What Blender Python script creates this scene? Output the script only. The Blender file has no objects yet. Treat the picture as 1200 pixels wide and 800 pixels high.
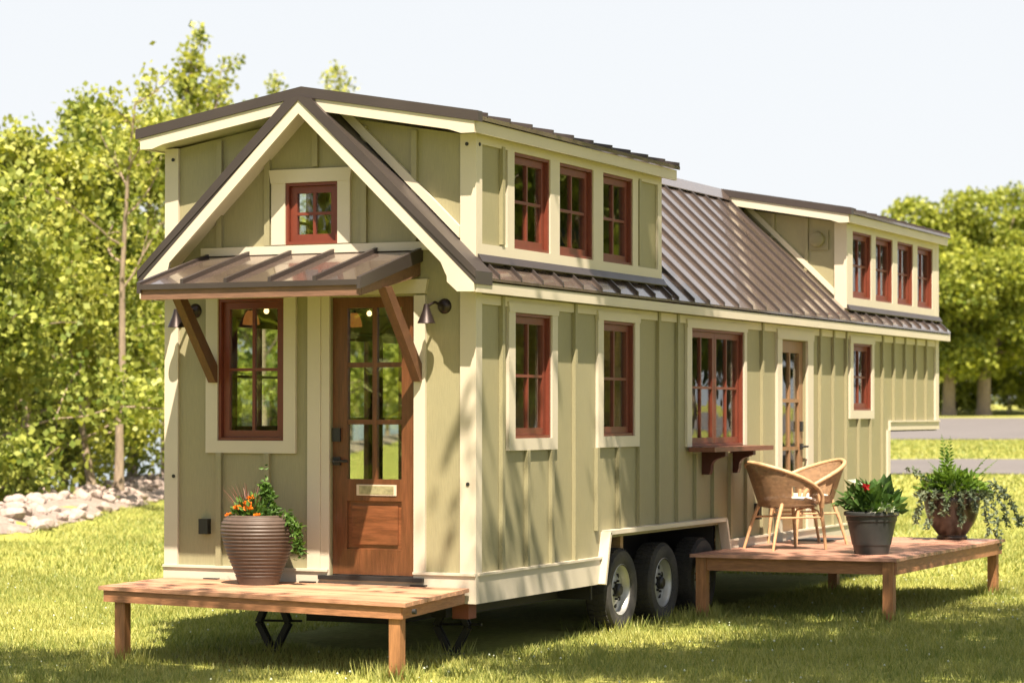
import bpy, bmesh, math, random
import numpy as np
from mathutils import Vector, Matrix
random.seed(11)
rng = np.random.default_rng(7)
scene = bpy.context.scene
COL = scene.collection
Z = Vector((0, 0, 1))
W = 2.59            # width of the house (x), facade on y = 0, long side on x = W
CAM = Vector((10.26, -16.011, 1.8))
YAW = -0.4315
F2 = Vector((math.sin(YAW), math.cos(YAW), 0)); R2 = Vector((math.cos(YAW), -math.sin(YAW), 0))
def FL(f, l, z=0.0):
    p = CAM + F2 * f + R2 * l
    return Vector((p.x, p.y, z))
def fl_of(x, y):
    dx, dy = x - CAM.x, y - CAM.y
    return dx * F2.x + dy * F2.y, dx * R2.x + dy * R2.y

# ------------------------------------------------------------------ materials
def nt(name):
    m = bpy.data.materials.new(name); m.use_nodes = True
    t = m.node_tree; t.nodes.clear()
    out = t.nodes.new('ShaderNodeOutputMaterial')
    return m, t, out
def N(t, kind, **kw):
    n = t.nodes.new(kind)
    for k, v in kw.items():
        setattr(n, k, v)
    return n
def setin(n, **kw):
    for k, v in kw.items():
        n.inputs[k.replace('_', ' ')].default_value = v
def rgba(c): return (c[0], c[1], c[2], 1)
def noise(t, vec, scale, detail=5, rough=.55, stretch=None):
    if stretch:
        mp = N(t, 'ShaderNodeMapping'); mp.inputs['Scale'].default_value = stretch
        t.links.new(vec, mp.inputs['Vector']); vec = mp.outputs['Vector']
    n = N(t, 'ShaderNodeTexNoise'); n.inputs['Scale'].default_value = scale
    n.inputs['Detail'].default_value = detail; n.inputs['Roughness'].default_value = rough
    t.links.new(vec, n.inputs['Vector'])
    return n.outputs['Fac']
def ramp(t, fac, stops):
    r = N(t, 'ShaderNodeValToRGB')
    e = r.color_ramp.elements
    while len(e) < len(stops): e.new(0.5)
    for i, (p, c) in enumerate(stops):
        e[i].position = p; e[i].color = rgba(c)
    t.links.new(fac, r.inputs['Fac'])
    return r.outputs['Color']
def mixc(t, fac, a, b, mode='MIX'):
    m = N(t, 'ShaderNodeMix', data_type='RGBA', blend_type=mode)
    for sock, v in ((m.inputs[0], fac), (m.inputs[6], a), (m.inputs[7], b)):
        if hasattr(v, 'is_linked') or hasattr(v, 'links'): t.links.new(v, sock)
        else: sock.default_value = v if isinstance(v, (int, float)) else rgba(v)
    return m.outputs[2]
def mul(c, k): return tuple(min(1, x * k) for x in c)

def mat(name, col, rough=.6, metal=0., var=.15, scale=5., stretch=None, fine=0., finescale=60., finestretch=None,
        bump=0., island=0., tint=None, tintscale=1.2, spec=.5, coat=0.):
    m, t, out = nt(name)
    b = N(t, 'ShaderNodeBsdfPrincipled')
    tc = N(t, 'ShaderNodeTexCoord').outputs['Object']
    n1 = noise(t, tc, scale, 6, .6, stretch)
    c = ramp(t, n1, [(.25, mul(col, 1 - var)), (.75, mul(col, 1 + var))])
    if tint:
        n3 = noise(t, tc, tintscale, 4, .6)
        f = ramp(t, n3, [(.45, (0, 0, 0)), (.75, (1, 1, 1))])
        c = mixc(t, f, c, tint)
    nf = None
    if fine:
        nf = noise(t, tc, finescale, 4, .6, finestretch)
        k = ramp(t, nf, [(.3, (1 - fine,) * 3), (.7, (1 + fine * .6,) * 3)])
        c = mixc(t, 1.0, c, k, 'MULTIPLY')
    if island:
        g = N(t, 'ShaderNodeNewGeometry')
        k = ramp(t, g.outputs['Random Per Island'], [(0, (1 - island, 1 - island * 1.05, 1 - island * 1.1)), (1, (1 + island * .5,) * 3)])
        c = mixc(t, 1.0, c, k, 'MULTIPLY')
    t.links.new(c, b.inputs['Base Color'])
    rr = N(t, 'ShaderNodeMapRange'); setin(rr, To_Min=max(.02, rough - .1), To_Max=min(1, rough + .1))
    t.links.new(n1, rr.inputs['Value']); t.links.new(rr.outputs['Result'], b.inputs['Roughness'])
    b.inputs['Metallic'].default_value = metal
    b.inputs['Specular IOR Level'].default_value = spec
    if coat: b.inputs['Coat Weight'].default_value = coat
    if bump:
        bn = N(t, 'ShaderNodeBump'); bn.inputs['Strength'].default_value = bump; bn.inputs['Distance'].default_value = .01
        t.links.new(nf if nf is not None else n1, bn.inputs['Height']); t.links.new(bn.outputs['Normal'], b.inputs['Normal'])
    t.links.new(b.outputs[0], out.inputs['Surface'])
    return m

def leafmat(name, a, b_, trans=.35, rough=.5, scale=.8):
    m, t, out = nt(name)
    tc = N(t, 'ShaderNodeTexCoord').outputs['Object']
    g = N(t, 'ShaderNodeNewGeometry').outputs['Random Per Island']
    n1 = noise(t, tc, scale, 3, .5)
    ad = N(t, 'ShaderNodeMath', operation='MULTIPLY_ADD'); ad.inputs[1].default_value = .55; ad.inputs[2].default_value = 0
    t.links.new(g, ad.inputs[0])
    ad2 = N(t, 'ShaderNodeMath', operation='MULTIPLY_ADD'); ad2.inputs[1].default_value = .75
    t.links.new(n1, ad2.inputs[0]); t.links.new(ad.outputs[0], ad2.inputs[2])
    c = ramp(t, ad2.outputs[0], [(.25, a), (.9, b_)])
    p = N(t, 'ShaderNodeBsdfPrincipled'); p.inputs['Roughness'].default_value = rough
    p.inputs['Specular IOR Level'].default_value = .35
    t.links.new(c, p.inputs['Base Color'])
    tr = N(t, 'ShaderNodeBsdfTranslucent')
    c2 = mixc(t, 1.0, c, (1.0, 1.0, .45), 'MULTIPLY')
    t.links.new(c2, tr.inputs['Color'])
    mx = N(t, 'ShaderNodeMixShader'); mx.inputs[0].default_value = trans
    t.links.new(p.outputs[0], mx.inputs[1]); t.links.new(tr.outputs[0], mx.inputs[2])
    t.links.new(mx.outputs[0], out.inputs['Surface'])
    return m

def glassmat(name, ior=1.9, tint=(.80, .86, .80)):
    m, t, out = nt(name)
    tc = N(t, 'ShaderNodeTexCoord').outputs['Object']
    nz = noise(t, tc, 2.2, 2, .5)
    bn = N(t, 'ShaderNodeBump'); bn.inputs['Strength'].default_value = .10; bn.inputs['Distance'].default_value = .02
    t.links.new(nz, bn.inputs['Height'])
    fr = N(t, 'ShaderNodeFresnel'); gb_ = N(t, 'ShaderNodeNewGeometry')
    io = N(t, 'ShaderNodeMapRange'); setin(io, To_Min=ior, To_Max=1 / ior); t.links.new(gb_.outputs['Backfacing'], io.inputs['Value']); t.links.new(io.outputs['Result'], fr.inputs['IOR'])
    tr = N(t, 'ShaderNodeBsdfTransparent'); tr.inputs['Color'].default_value = rgba(tint)
    gl = N(t, 'ShaderNodeBsdfGlossy'); gl.inputs['Roughness'].default_value = .015
    t.links.new(bn.outputs['Normal'], gl.inputs['Normal'])
    mx = N(t, 'ShaderNodeMixShader')
    t.links.new(fr.outputs[0], mx.inputs[0]); t.links.new(tr.outputs[0], mx.inputs[1]); t.links.new(gl.outputs[0], mx.inputs[2])
    t.links.new(mx.outputs[0], out.inputs['Surface'])
    return m

def emit(name, col, s):
    m, t, out = nt(name)
    e = N(t, 'ShaderNodeEmission'); e.inputs['Color'].default_value = rgba(col); e.inputs['Strength'].default_value = s
    t.links.new(e.outputs[0], out.inputs['Surface'])
    return m

M = {}
M['sage'] = mat('sage_siding_paint', (.250, .234, .138), .55, var=.06, scale=1.6, fine=.10, finescale=14, finestretch=(14, 14, .7), bump=.25, tint=(.262, .236, .130), tintscale=.8)
M['cream'] = mat('cream_trim_paint', (.49, .45, .36), .45, var=.04, scale=2.0, fine=.04, finescale=20, finestretch=(6, 6, 6), bump=.05, tint=(.465, .425, .34), tintscale=1.5)
M['red'] = mat('red_brown_sash_paint', (.135, .031, .017), .38, var=.10, scale=5, fine=.08, finescale=25, bump=.05)
M['shelfwood'] = mat('dark_red_shelf_wood', (.14, .055, .035), .45, var=.25, scale=6, stretch=(6, 1, 6), bump=.15)
M['bracketred'] = mat('dark_maroon_bracket_paint', (.060, .012, .010), .45, var=.1)
M['metal'] = mat('dark_bronze_roof_metal', (.185, .140, .115), .23, metal=.58, var=.14, scale=1.3, stretch=(1, 2.5, 1), fine=.06, finescale=9, finestretch=(1, 5, 1), bump=.03, coat=.6)
M['rakemetal'] = mat('dark_bronze_trim_seam_shade', (.056, .046, .043), .40, metal=.35, var=.12, scale=2)  # edge trim; on the seams it paints the dark reflection stripes
M['doorwood'] = mat('stained_walnut_door', (.115, .042, .016), .35, var=.35, scale=4, stretch=(7, 7, .7), fine=.25, finescale=10, finestretch=(14, 14, .8), bump=.10, coat=.2)
M['doorpanel'] = mat('stained_walnut_panel', (.15, .053, .020), .35, var=.45, scale=4, stretch=(.9, 5, 6), fine=.25, finescale=10, finestretch=(.8, 12, 14), bump=.10, coat=.2)
M['sidedoor'] = mat('oak_side_door', (.22, .125, .065), .4, var=.25, scale=4, stretch=(7, 7, .7), bump=.1)
M['porchwood'] = mat('cedar_porch_timber', (.150, .080, .050), .55, var=.32, scale=5, stretch=(.8, 4, 6), fine=.2, finescale=12, finestretch=(.8, 8, 12), bump=.2)
M['bracewood'] = mat('cedar_brace_timber', (.105, .048, .024), .5, var=.3, scale=5, stretch=(6, 2, 2), fine=.15, bump=.2)
M['deck'] = mat('stained_deck_board', (.42, .235, .14), .6, var=.22, scale=4, stretch=(.7, 6, 6), fine=.22, finescale=9, finestretch=(.8, 14, 14), bump=.3, island=.22, tint=(.36, .17, .10), tintscale=2.2)
M['deckred'] = mat('red_stained_deck_board', (.38, .205, .145), .42, var=.22, scale=4, stretch=(.7, 6, 6), fine=.22, finescale=9, finestretch=(.8, 14, 14), bump=.3, island=.2, tint=(.36, .20, .15), tintscale=2.2)
M['rimwood'] = mat('orange_rim_board', (.32, .15, .070), .6, var=.28, scale=5, stretch=(.9, .9, 6), fine=.25, finescale=10, finestretch=(1.2, 1.2, 12), bump=.2)
M['postwood'] = mat('orange_timber_post', (.30, .14, .055), .6, var=.3, scale=5, stretch=(6, 6, .7), fine=.25, finescale=10, finestretch=(12, 12, 1), bump=.2)
M['glass'] = glassmat('window_glass', 1.75, (.92, .95, .90))
M['doorglass'] = glassmat('door_glass', 2.25, (.92, .95, .90))
M['black'] = mat('black_painted_steel', (.012, .012, .012), .5, var=.2)
M['bronze'] = mat('oil_rubbed_bronze', (.035, .026, .024), .38, metal=.6, var=.2)
M['tyre'] = mat('tyre_rubber', (.028, .027, .026), .75, var=.25, scale=9, fine=.2, finescale=50, bump=.15, tint=(.06, .055, .048), tintscale=4)
M['rim'] = mat('silver_wheel_steel', (.36, .37, .36), .4, metal=.5, var=.1, scale=8, tint=(.40, .39, .36), tintscale=4)
M['hole'] = mat('wheel_hole_dark', (.01, .01, .01), .8)
M['chassis'] = mat('chassis_dark_steel', (.015, .014, .013), .7, var=.3, scale=4)
M['rust'] = mat('primer_red_bumper', (.16, .045, .025), .6, var=.3, scale=6)
M['pine'] = mat('warm_pine_lining', (.38, .24, .12), .5, var=.2, scale=4, stretch=(1, 1, 9), bump=.1)
M['floorwood'] = mat('interior_floor_wood', (.17, .10, .055), .4, var=.2, scale=4, stretch=(8, 1, 1))
M['bulb'] = emit('warm_lamp_bulb', (1.0, .62, .28), 1.6)
M['amber'] = emit('amber_light_patch', (1.0, .34, .07), .11)  # added glow in place of an orange patch of lamplight
M['bulbdim'] = emit('warm_sconce_bulb', (1.0, .6, .3), 6)
M['ceramic'] = mat('ribbed_brown_ceramic', (.072, .049, .037), .55, var=.18, scale=4, fine=.15, finescale=25, bump=.1, tint=(.065, .040, .029), tintscale=3)
M['plastic'] = mat('charcoal_plastic_pot', (.030, .033, .033), .45, var=.15, scale=6, fine=.1, finescale=40)
M['urn'] = mat('dark_glazed_urn', (.034, .020, .013), .32, var=.4, scale=4, tint=(.020, .014, .011), tintscale=4, coat=.1)
M['soil'] = mat('potting_soil', (.035, .022, .014), .95, var=.4, scale=30, bump=.5)
M['rattan'] = None
M['cushion'] = mat('pale_seat_cushion', (.62, .50, .42), .85, var=.08, scale=30, fine=.1, finescale=90, bump=.2)
M['cane'] = mat('cane_pole', (.46, .285, .15), .5, var=.25, scale=18, stretch=(1, 1, 1), fine=.15, finescale=50)
M['matrubber'] = mat('dark_rubber_mat', (.03, .03, .032), .8, var=.2)
M['vent'] = mat('vent_painted_sage', (.22, .20, .11), .5, var=.05)
M['plate'] = mat('brushed_name_plate', (.30, .28, .16), .4, metal=.3, var=.4, scale=28)
M['plateframe'] = mat('pale_plate_edge', (.50, .42, .32), .45)
M['bark'] = mat('grey_bark', (.28, .22, .16), .9, var=.35, scale=5, stretch=(4, 4, .7), fine=.3, finescale=14, finestretch=(4, 4, .6), bump=.5)
M['barkdark'] = mat('brown_bark', (.15, .105, .07), .9, var=.35, scale=5, stretch=(4, 4, .7), fine=.3, finescale=14, bump=.5)
M['leafA'] = leafmat('yellow_green_leaves', (.115, .168, .024), (.46, .475, .105), .42)
M['leafB'] = leafmat('mid_green_leaves', (.08, .14, .02), (.385, .42, .09), .40)
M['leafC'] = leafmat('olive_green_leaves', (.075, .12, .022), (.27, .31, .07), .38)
M['leafD'] = leafmat('dark_green_leaves', (.020, .040, .010), (.07, .11, .02), .3)
M['leafR'] = leafmat('broad_bright_leaves', (.085, .14, .015), (.38, .41, .06), .38, scale=.35)
M['plantA'] = leafmat('potted_plant_leaves', (.025, .07, .015), (.12, .22, .05), .3, scale=6)
M['plantB'] = leafmat('fern_fronds', (.03, .08, .010), (.14, .24, .03), .35, scale=5)
M['plantC'] = leafmat('trailing_grey_green_leaves', (.045, .075, .045), (.17, .21, .13), .25, scale=6)
M['plantD'] = leafmat('vine_leaves', (.03, .075, .015), (.10, .19, .03), .35, scale=6)
M['orange'] = leafmat('orange_petals', (.65, .11, .01), (.85, .30, .02), .3, scale=9)
M['redpetal'] = leafmat('red_petals', (.5, .01, .015), (.65, .03, .04), .3)
M['purple'] = leafmat('purple_grass_blades', (.10, .035, .035), (.22, .11, .09), .25, scale=9)
M['whiteleaf'] = leafmat('white_variegated_and_glint', (.35, .42, .30), (.65, .70, .55), .2, scale=9)  # white leaves and clover; also colours the painted leaf glint

def rattan():
    m, t, out = nt('woven_rattan')
    b = N(t, 'ShaderNodeBsdfPrincipled'); b.inputs['Roughness'].default_value = .55
    uv = N(t, 'ShaderNodeTexCoord').outputs['UV']
    w1 = N(t, 'ShaderNodeTexWave', bands_direction='X'); setin(w1, Scale=16.0, Distortion=.6)
    w2 = N(t, 'ShaderNodeTexWave', bands_direction='Y'); setin(w2, Scale=9.0, Distortion=.6)
    t.links.new(uv, w1.inputs['Vector']); t.links.new(uv, w2.inputs['Vector'])
    mx = N(t, 'ShaderNodeMath', operation='MULTIPLY'); t.links.new(w1.outputs['Fac'], mx.inputs[0]); t.links.new(w2.outputs['Fac'], mx.inputs[1])
    n1 = noise(t, uv, 9, 4)
    c = ramp(t, mx.outputs[0], [(.05, (.15, .08, .036)), (.6, (.47, .305, .17))])
    k = ramp(t, n1, [(.3, (.75, .72, .68)), (.7, (1.15, 1.12, 1.08))])
    c = mixc(t, 1.0, c, k, 'MULTIPLY')
    t.links.new(c, b.inputs['Base Color'])
    bn = N(t, 'ShaderNodeBump'); setin(bn, Strength=.6, Distance=.006)
    t.links.new(mx.outputs[0], bn.inputs['Height']); t.links.new(bn.outputs['Normal'], b.inputs['Normal'])
    hole = N(t, 'ShaderNodeMath', operation='LESS_THAN'); hole.inputs[1].default_value = .07; t.links.new(mx.outputs[0], hole.inputs[0])
    hm = N(t, 'ShaderNodeMath', operation='MULTIPLY'); hm.inputs[1].default_value = .35; t.links.new(hole.outputs[0], hm.inputs[0])
    tr = N(t, 'ShaderNodeBsdfTransparent'); ms = N(t, 'ShaderNodeMixShader')
    t.links.new(hm.outputs[0], ms.inputs[0]); t.links.new(b.outputs[0], ms.inputs[1]); t.links.new(tr.outputs[0], ms.inputs[2])
    t.links.new(ms.outputs[0], out.inputs['Surface'])
    return m
M['rattan'] = rattan()

def lawnmat():
    m, t, out = nt('lawn_ground')
    b = N(t, 'ShaderNodeBsdfPrincipled'); b.inputs['Roughness'].default_value = .95; b.inputs['Specular IOR Level'].default_value = .1
    tc = N(t, 'ShaderNodeTexCoord').outputs['Object']
    n1 = noise(t, tc, .35, 5, .6); n2 = noise(t, tc, 14, 6, .7); n3 = noise(t, tc, 1.6, 4, .6)
    c = ramp(t, n1, [(.3, (.20, .235, .050)), (.7, (.34, .33, .095))])
    c = mixc(t, .5, c, ramp(t, n3, [(.3, (.165, .205, .042)), (.75, (.37, .345, .11))]))
    k = ramp(t, n2, [(.3, (.65, .65, .6)), (.7, (1.25, 1.25, 1.2))])
    c = mixc(t, 1.0, c, k, 'MULTIPLY')
    t.links.new(c, b.inputs['Base Color'])
    bn = N(t, 'ShaderNodeBump'); setin(bn, Strength=.5, Distance=.03)
    t.links.new(n2, bn.inputs['Height']); t.links.new(bn.outputs['Normal'], b.inputs['Normal'])
    t.links.new(b.outputs[0], out.inputs['Surface'])
    return m
M['lawn'] = lawnmat()
M['grass'] = leafmat('grass_blades', (.135, .200, .042), (.40, .40, .125), .35, scale=.7)
M['asphalt'] = mat('pale_asphalt', (.115, .108, .107), .9, var=.12, scale=.5, fine=.12, finescale=8, bump=.2)
M['bank'] = mat('rubble_bank_soil', (.24, .195, .165), .95, var=.4, scale=7, fine=.3, finescale=20, bump=.6)
M['rock'] = mat('pinkish_rock', (.35, .285, .25), .9, var=.25, scale=4, fine=.25, finescale=16, bump=.5, tint=(.25, .21, .185), tintscale=2)
def watermat():
    m, t, out = nt('lake_water')
    b = N(t, 'ShaderNodeBsdfPrincipled'); b.inputs['Base Color'].default_value = (.12, .17, .20, 1); b.inputs['Roughness'].default_value = .12
    tc = N(t, 'ShaderNodeTexCoord').outputs['Object']
    nz = noise(t, tc, 1.2, 4, .6)
    bn = N(t, 'ShaderNodeBump'); setin(bn, Strength=.35, Distance=.08)
    t.links.new(nz, bn.inputs['Height']); t.links.new(bn.outputs['Normal'], b.inputs['Normal'])
    t.links.new(b.outputs[0], out.inputs['Surface'])
    return m
M['water'] = watermat()
M['hill'] = mat('far_wooded_shore', (.06, .085, .05), .95, var=.3, scale=.05)

# ------------------------------------------------------------------ mesh building
def root_of(o):
    while o.parent: o = o.parent
    return o
class MB:
    def __init__(s): s.v = []; s.f = []; s.split = None
    def add(s, vs, fs):
        k = len(s.v); s.v += [tuple(v) for v in vs]; s.f += [tuple(i + k for i in f) for f in fs]; return s
    def hexa(s, p):
        return s.add(p, [(0, 1, 2, 3), (7, 6, 5, 4), (0, 4, 5, 1), (1, 5, 6, 2), (2, 6, 7, 3), (3, 7, 4, 0)])
    def box(s, a, b):
        x0, y0, z0 = a; x1, y1, z1 = b
        return s.hexa([(x0, y0, z0), (x1, y0, z0), (x1, y1, z0), (x0, y1, z0), (x0, y0, z1), (x1, y0, z1), (x1, y1, z1), (x0, y1, z1)])
    def bb(s, B, u0, u1, n0, n1, z0, z1):
        return s.hexa([B(u0, n0, z0), B(u1, n0, z0), B(u1, n1, z0), B(u0, n1, z0), B(u0, n0, z1), B(u1, n0, z1), B(u1, n1, z1), B(u0, n1, z1)])
    def ring(s, B, u0, u1, z0, z1, w, n0, n1):
        s.bb(B, u0, u0 + w, n0, n1, z0, z1); s.bb(B, u1 - w, u1, n0, n1, z0, z1)
        s.bb(B, u0 + w, u1 - w, n0, n1, z0, z0 + w); s.bb(B, u0 + w, u1 - w, n0, n1, z1 - w, z1)
        return s
    def prism(s, poly, ext):
        n = len(poly); ext = Vector(ext)
        a = [Vector(p) for p in poly]; b = [p + ext for p in a]
        fs = [tuple(range(n)), tuple(range(2 * n - 1, n - 1, -1))]
        fs += [(i, i + n, (i + 1) % n + n, (i + 1) % n) for i in range(n)]
        return s.add(a + b, fs)
    def beam(s, a, b, w, h, up=Z):
        a, b = Vector(a), Vector(b); d = (b - a).normalized()
        side = d.cross(up)
        if side.length < 1e-4: side = d.cross(Vector((0, 1, 0)))
        side.normalize(); u = side.cross(d).normalized()
        q = lambda p: [p - side * w / 2 - u * h / 2, p + side * w / 2 - u * h / 2, p + side * w / 2 + u * h / 2, p - side * w / 2 + u * h / 2]
        return s.hexa(q(a) + q(b))
    def tube(s, pts, rad, seg=8, cap=True):
        pts = [Vector(p) for p in pts]
        if not hasattr(rad, '__len__'): rad = [rad] * len(pts)
        vs = []; fs = []
        prev = None
        for i, p in enumerate(pts):
            d = (pts[min(i + 1, len(pts) - 1)] - pts[max(i - 1, 0)])
            if d.length < 1e-9: d = Vector((0, 0, 1))
            d.normalize()
            a = prev - d * prev.dot(d) if prev is not None else d.orthogonal()
            if a.length < 1e-5: a = d.orthogonal()
            a.normalize(); prev = a; b = d.cross(a)
            for k in range(seg):
                t = 2 * math.pi * k / seg
                vs.append(p + (a * math.cos(t) + b * math.sin(t)) * rad[i])
        for i in range(len(pts) - 1):
            for k in range(seg):
                k2 = (k + 1) % seg
                fs.append((i * seg + k, i * seg + k2, (i + 1) * seg + k2, (i + 1) * seg + k))
        if cap:
            fs.append(tuple(range(seg))[::-1]); fs.append(tuple((len(pts) - 1) * seg + k for k in range(seg)))
        return s.add(vs, fs)
    def lathe(s, prof, c, seg=40, axis=None):
        c = Vector(c); n = len(prof); vs = []; fs = []
        for k in range(seg):
            t = 2 * math.pi * k / seg
            for r, h in prof:
                if axis == 'x': vs.append(c + Vector((h, r * math.cos(t), r * math.sin(t))))
                else: vs.append(c + Vector((r * math.cos(t), r * math.sin(t), h)))
        for k in range(seg):
            k2 = (k + 1) % seg
            for i in range(n - 1):
                fs.append((k * n + i, k2 * n + i, k2 * n + i + 1, k * n + i + 1))
        return s.add(vs, fs)
    def quadleaf(s, p, d, n, ln, w):
        p = Vector(p); d = d.normalized(); sd = d.cross(n)
        if sd.length < 1e-4: sd = d.orthogonal()
        sd.normalize(); nn = sd.cross(d)
        return s.add([p, p + d * ln * .45 + sd * w / 2 + nn * ln * .06, p + d * ln - nn * ln * .08, p + d * ln * .45 - sd * w / 2 + nn * ln * .06], [(0, 1, 2), (0, 2, 3)])
    def build(s, name, m, parent=None, smooth=False, clean=True, origin=None):
        me = bpy.data.meshes.new(name)
        off = Vector(origin) if origin is not None else (Vector(root_of(parent).get('_o', (0, 0, 0))) if parent is not None else Vector((0, 0, 0)))
        me.from_pydata([(v[0] - off.x, v[1] - off.y, v[2] - off.z) for v in s.v], [], s.f)
        if clean:
            bm = bmesh.new(); bm.from_mesh(me)
            if smooth: bmesh.ops.remove_doubles(bm, verts=bm.verts, dist=1e-5)
            bmesh.ops.recalc_face_normals(bm, faces=bm.faces)
            bm.to_mesh(me); bm.free()
        if smooth:
            me.shade_smooth()
            if hasattr(me, 'set_sharp_from_angle'): me.set_sharp_from_angle(angle=math.radians(40))
        me.materials.append(m)
        if s.split is not None:
            me.materials.append(M['rakemetal'])  # seams take the darker metal, putting reflection stripes into the colour
            for p in me.polygons:
                if p.index >= s.split: p.material_index = 1
        o = bpy.data.objects.new(name, me); COL.objects.link(o)
        if parent is not None: o.parent = parent
        elif origin is not None: o.location = off
        return o

def npmesh(name, verts, faces_flat, per, m, parent=None, loc=None):
    """verts (n,3) array, faces with `per` corners each."""
    me = bpy.data.meshes.new(name)
    nv = len(verts); nf = len(faces_flat) // per
    me.vertices.add(nv); me.vertices.foreach_set('co', np.asarray(verts, np.float32).ravel())
    me.loops.add(nf * per); me.loops.foreach_set('vertex_index', np.asarray(faces_flat, np.int32))
    me.polygons.add(nf); me.polygons.foreach_set('loop_start', np.arange(0, nf * per, per, dtype=np.int32))
    me.polygons.foreach_set('loop_total', np.full(nf, per, np.int32))
    me.update(calc_edges=True); me.validate()
    me.materials.append(m)
    o = bpy.data.objects.new(name, me); COL.objects.link(o)
    if parent is not None: o.parent = parent
    if loc is not None: o.location = loc
    return o

def tag(o, label=None, cat=None, group=None, kind=None):
    if label: o['label'] = label
    if cat: o['category'] = cat
    if group: o['group'] = group
    if kind: o['kind'] = kind
    return o
def thing(name, label, cat, loc=(0, 0, 0), group=None):
    o = bpy.data.objects.new(name, None); COL.objects.link(o)
    o.location = loc; o['_o'] = tuple(loc); o.empty_display_size = .2
    return tag(o, label, cat, group)
def copy_tree(o, parent=None):
    c = o.copy(); COL.objects.link(c)
    if parent is not None: c.parent = parent
    for ch in list(o.children): copy_tree(ch, c)
    return c
def basis(O, U, Nn):
    O, U, Nn = Vector(O), Vector(U), Vector(Nn)
    return lambda u, n, z: O + U * u + Nn * n + Z * z
BF = basis((0, 0, 0), (1, 0, 0), (0, -1, 0))          # facade
BR = basis((W, 0, 0), (0, 1, 0), (1, 0, 0))           # long side with the patio
BL_ = basis((0, 0, 0), (0, 1, 0), (-1, 0, 0))         # far long side
BD = basis((0, 9.05, 0), (1, 0, 0), (0, -1, 0))       # front of the rear dormer
BB = basis((0, 12.72, 0), (1, 0, 0), (0, 1, 0))       # back

def wall_mb(B, u0, u1, z0, z1, opens, n0, n1):
    us = sorted({u0, u1} | {min(max(q, u0), u1) for o in opens for q in o[:2]})
    zs = sorted({z0, z1} | {min(max(q, z0), z1) for o in opens for q in o[2:4]})
    nu, nz = len(us) - 1, len(zs) - 1
    def solid(i, j):
        if i < 0 or j < 0 or i >= nu or j >= nz: return False
        cu, cz = (us[i] + us[i + 1]) / 2, (zs[j] + zs[j + 1]) / 2
        return not any(o[0] < cu < o[1] and o[2] < cz < o[3] for o in opens)
    mb = MB()
    for i in range(nu):
        for j in range(nz):
            if not solid(i, j): continue
            a, b, c, d = us[i], us[i + 1], zs[j], zs[j + 1]
            mb.add([B(a, n1, c), B(b, n1, c), B(b, n1, d), B(a, n1, d)], [(0, 1, 2, 3)])
            mb.add([B(a, n0, c), B(b, n0, c), B(b, n0, d), B(a, n0, d)], [(3, 2, 1, 0)])
            for di, dj, q in ((-1, 0, ((a, c), (a, d))), (1, 0, ((b, c), (b, d))), (0, -1, ((a, c), (b, c))), (0, 1, ((a, d), (b, d)))):
                if not solid(i + di, j + dj):
                    (p0, q0), (p1, q1) = q
                    mb.add([B(p0, n0, q0), B(p1, n0, q1), B(p1, n1, q1), B(p0, n1, q0)], [(0, 1, 2, 3)])
    return mb
def batten(mb, B, u, z0, z1, blocks, w=.045, t=.032):
    segs = [(z0, z1)]
    for b in blocks:
        if b[0] < u + w / 2 and b[1] > u - w / 2:
            ns = []
            for s, e in segs:
                if b[3] <= s or b[2] >= e: ns.append((s, e)); continue
                if b[2] > s: ns.append((s, b[2]))
                if b[3] < e: ns.append((b[3], e))
            segs = ns
    for s, e in segs:
        if e - s > .03: mb.bb(B, u - w / 2, u + w / 2, 0.001, t, s, e)

# ================================================================== THE HOUSE
house = thing('tiny_house', 'sage green tiny house on a trailer with cream trim, red windows and bronze metal roof', 'tiny house', (W / 2, 6.3, 0))
H = house
SLOPE = .96; RD = .173; XC = W / 2
fr_win = (.448, 1.02, 1.594, 2.66)
fr_door = (1.409, 2.11, .60, 2.655)
gb_win = (1.032, 1.476, 3.055, 3.514)
W1 = (.656, 1.335, 1.613, 2.55); W2 = (2.365, 3.044, 1.615, 2.55); W3 = (4.393, 5.782, 1.507, 2.554); W4 = (9.266, 9.96, 1.835, 2.546)
SD = (6.893, 7.698, .60, 2.52)
DW = [(.641, 1.305, 3.025, 3.745), (1.484, 2.157, 3.025, 3.745), (2.36, 3.005, 3.025, 3.745)]
EW = [(9.25, 9.945, 3.03, 3.737), (10.11, 10.778, 3.03, 3.737), (10.97, 11.623, 3.03, 3.737), (11.808, 12.478, 3.03, 3.737)]
LW = [(.82, 1.75, 1.62, 2.56), (2.35, 3.2, 1.0, 2.5), (3.3, 4.25, 1.0, 2.5), (5.2, 6.5, 1.5, 2.45), (9.3, 10.0, 1.8, 2.5)]
cutR = [(10.67, 12.73, .43, 1.62), (3.65, 9.05, 2.72, 3.9), (2.36, 5.17, .40, .79)]
cutL = list(cutR)

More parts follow.
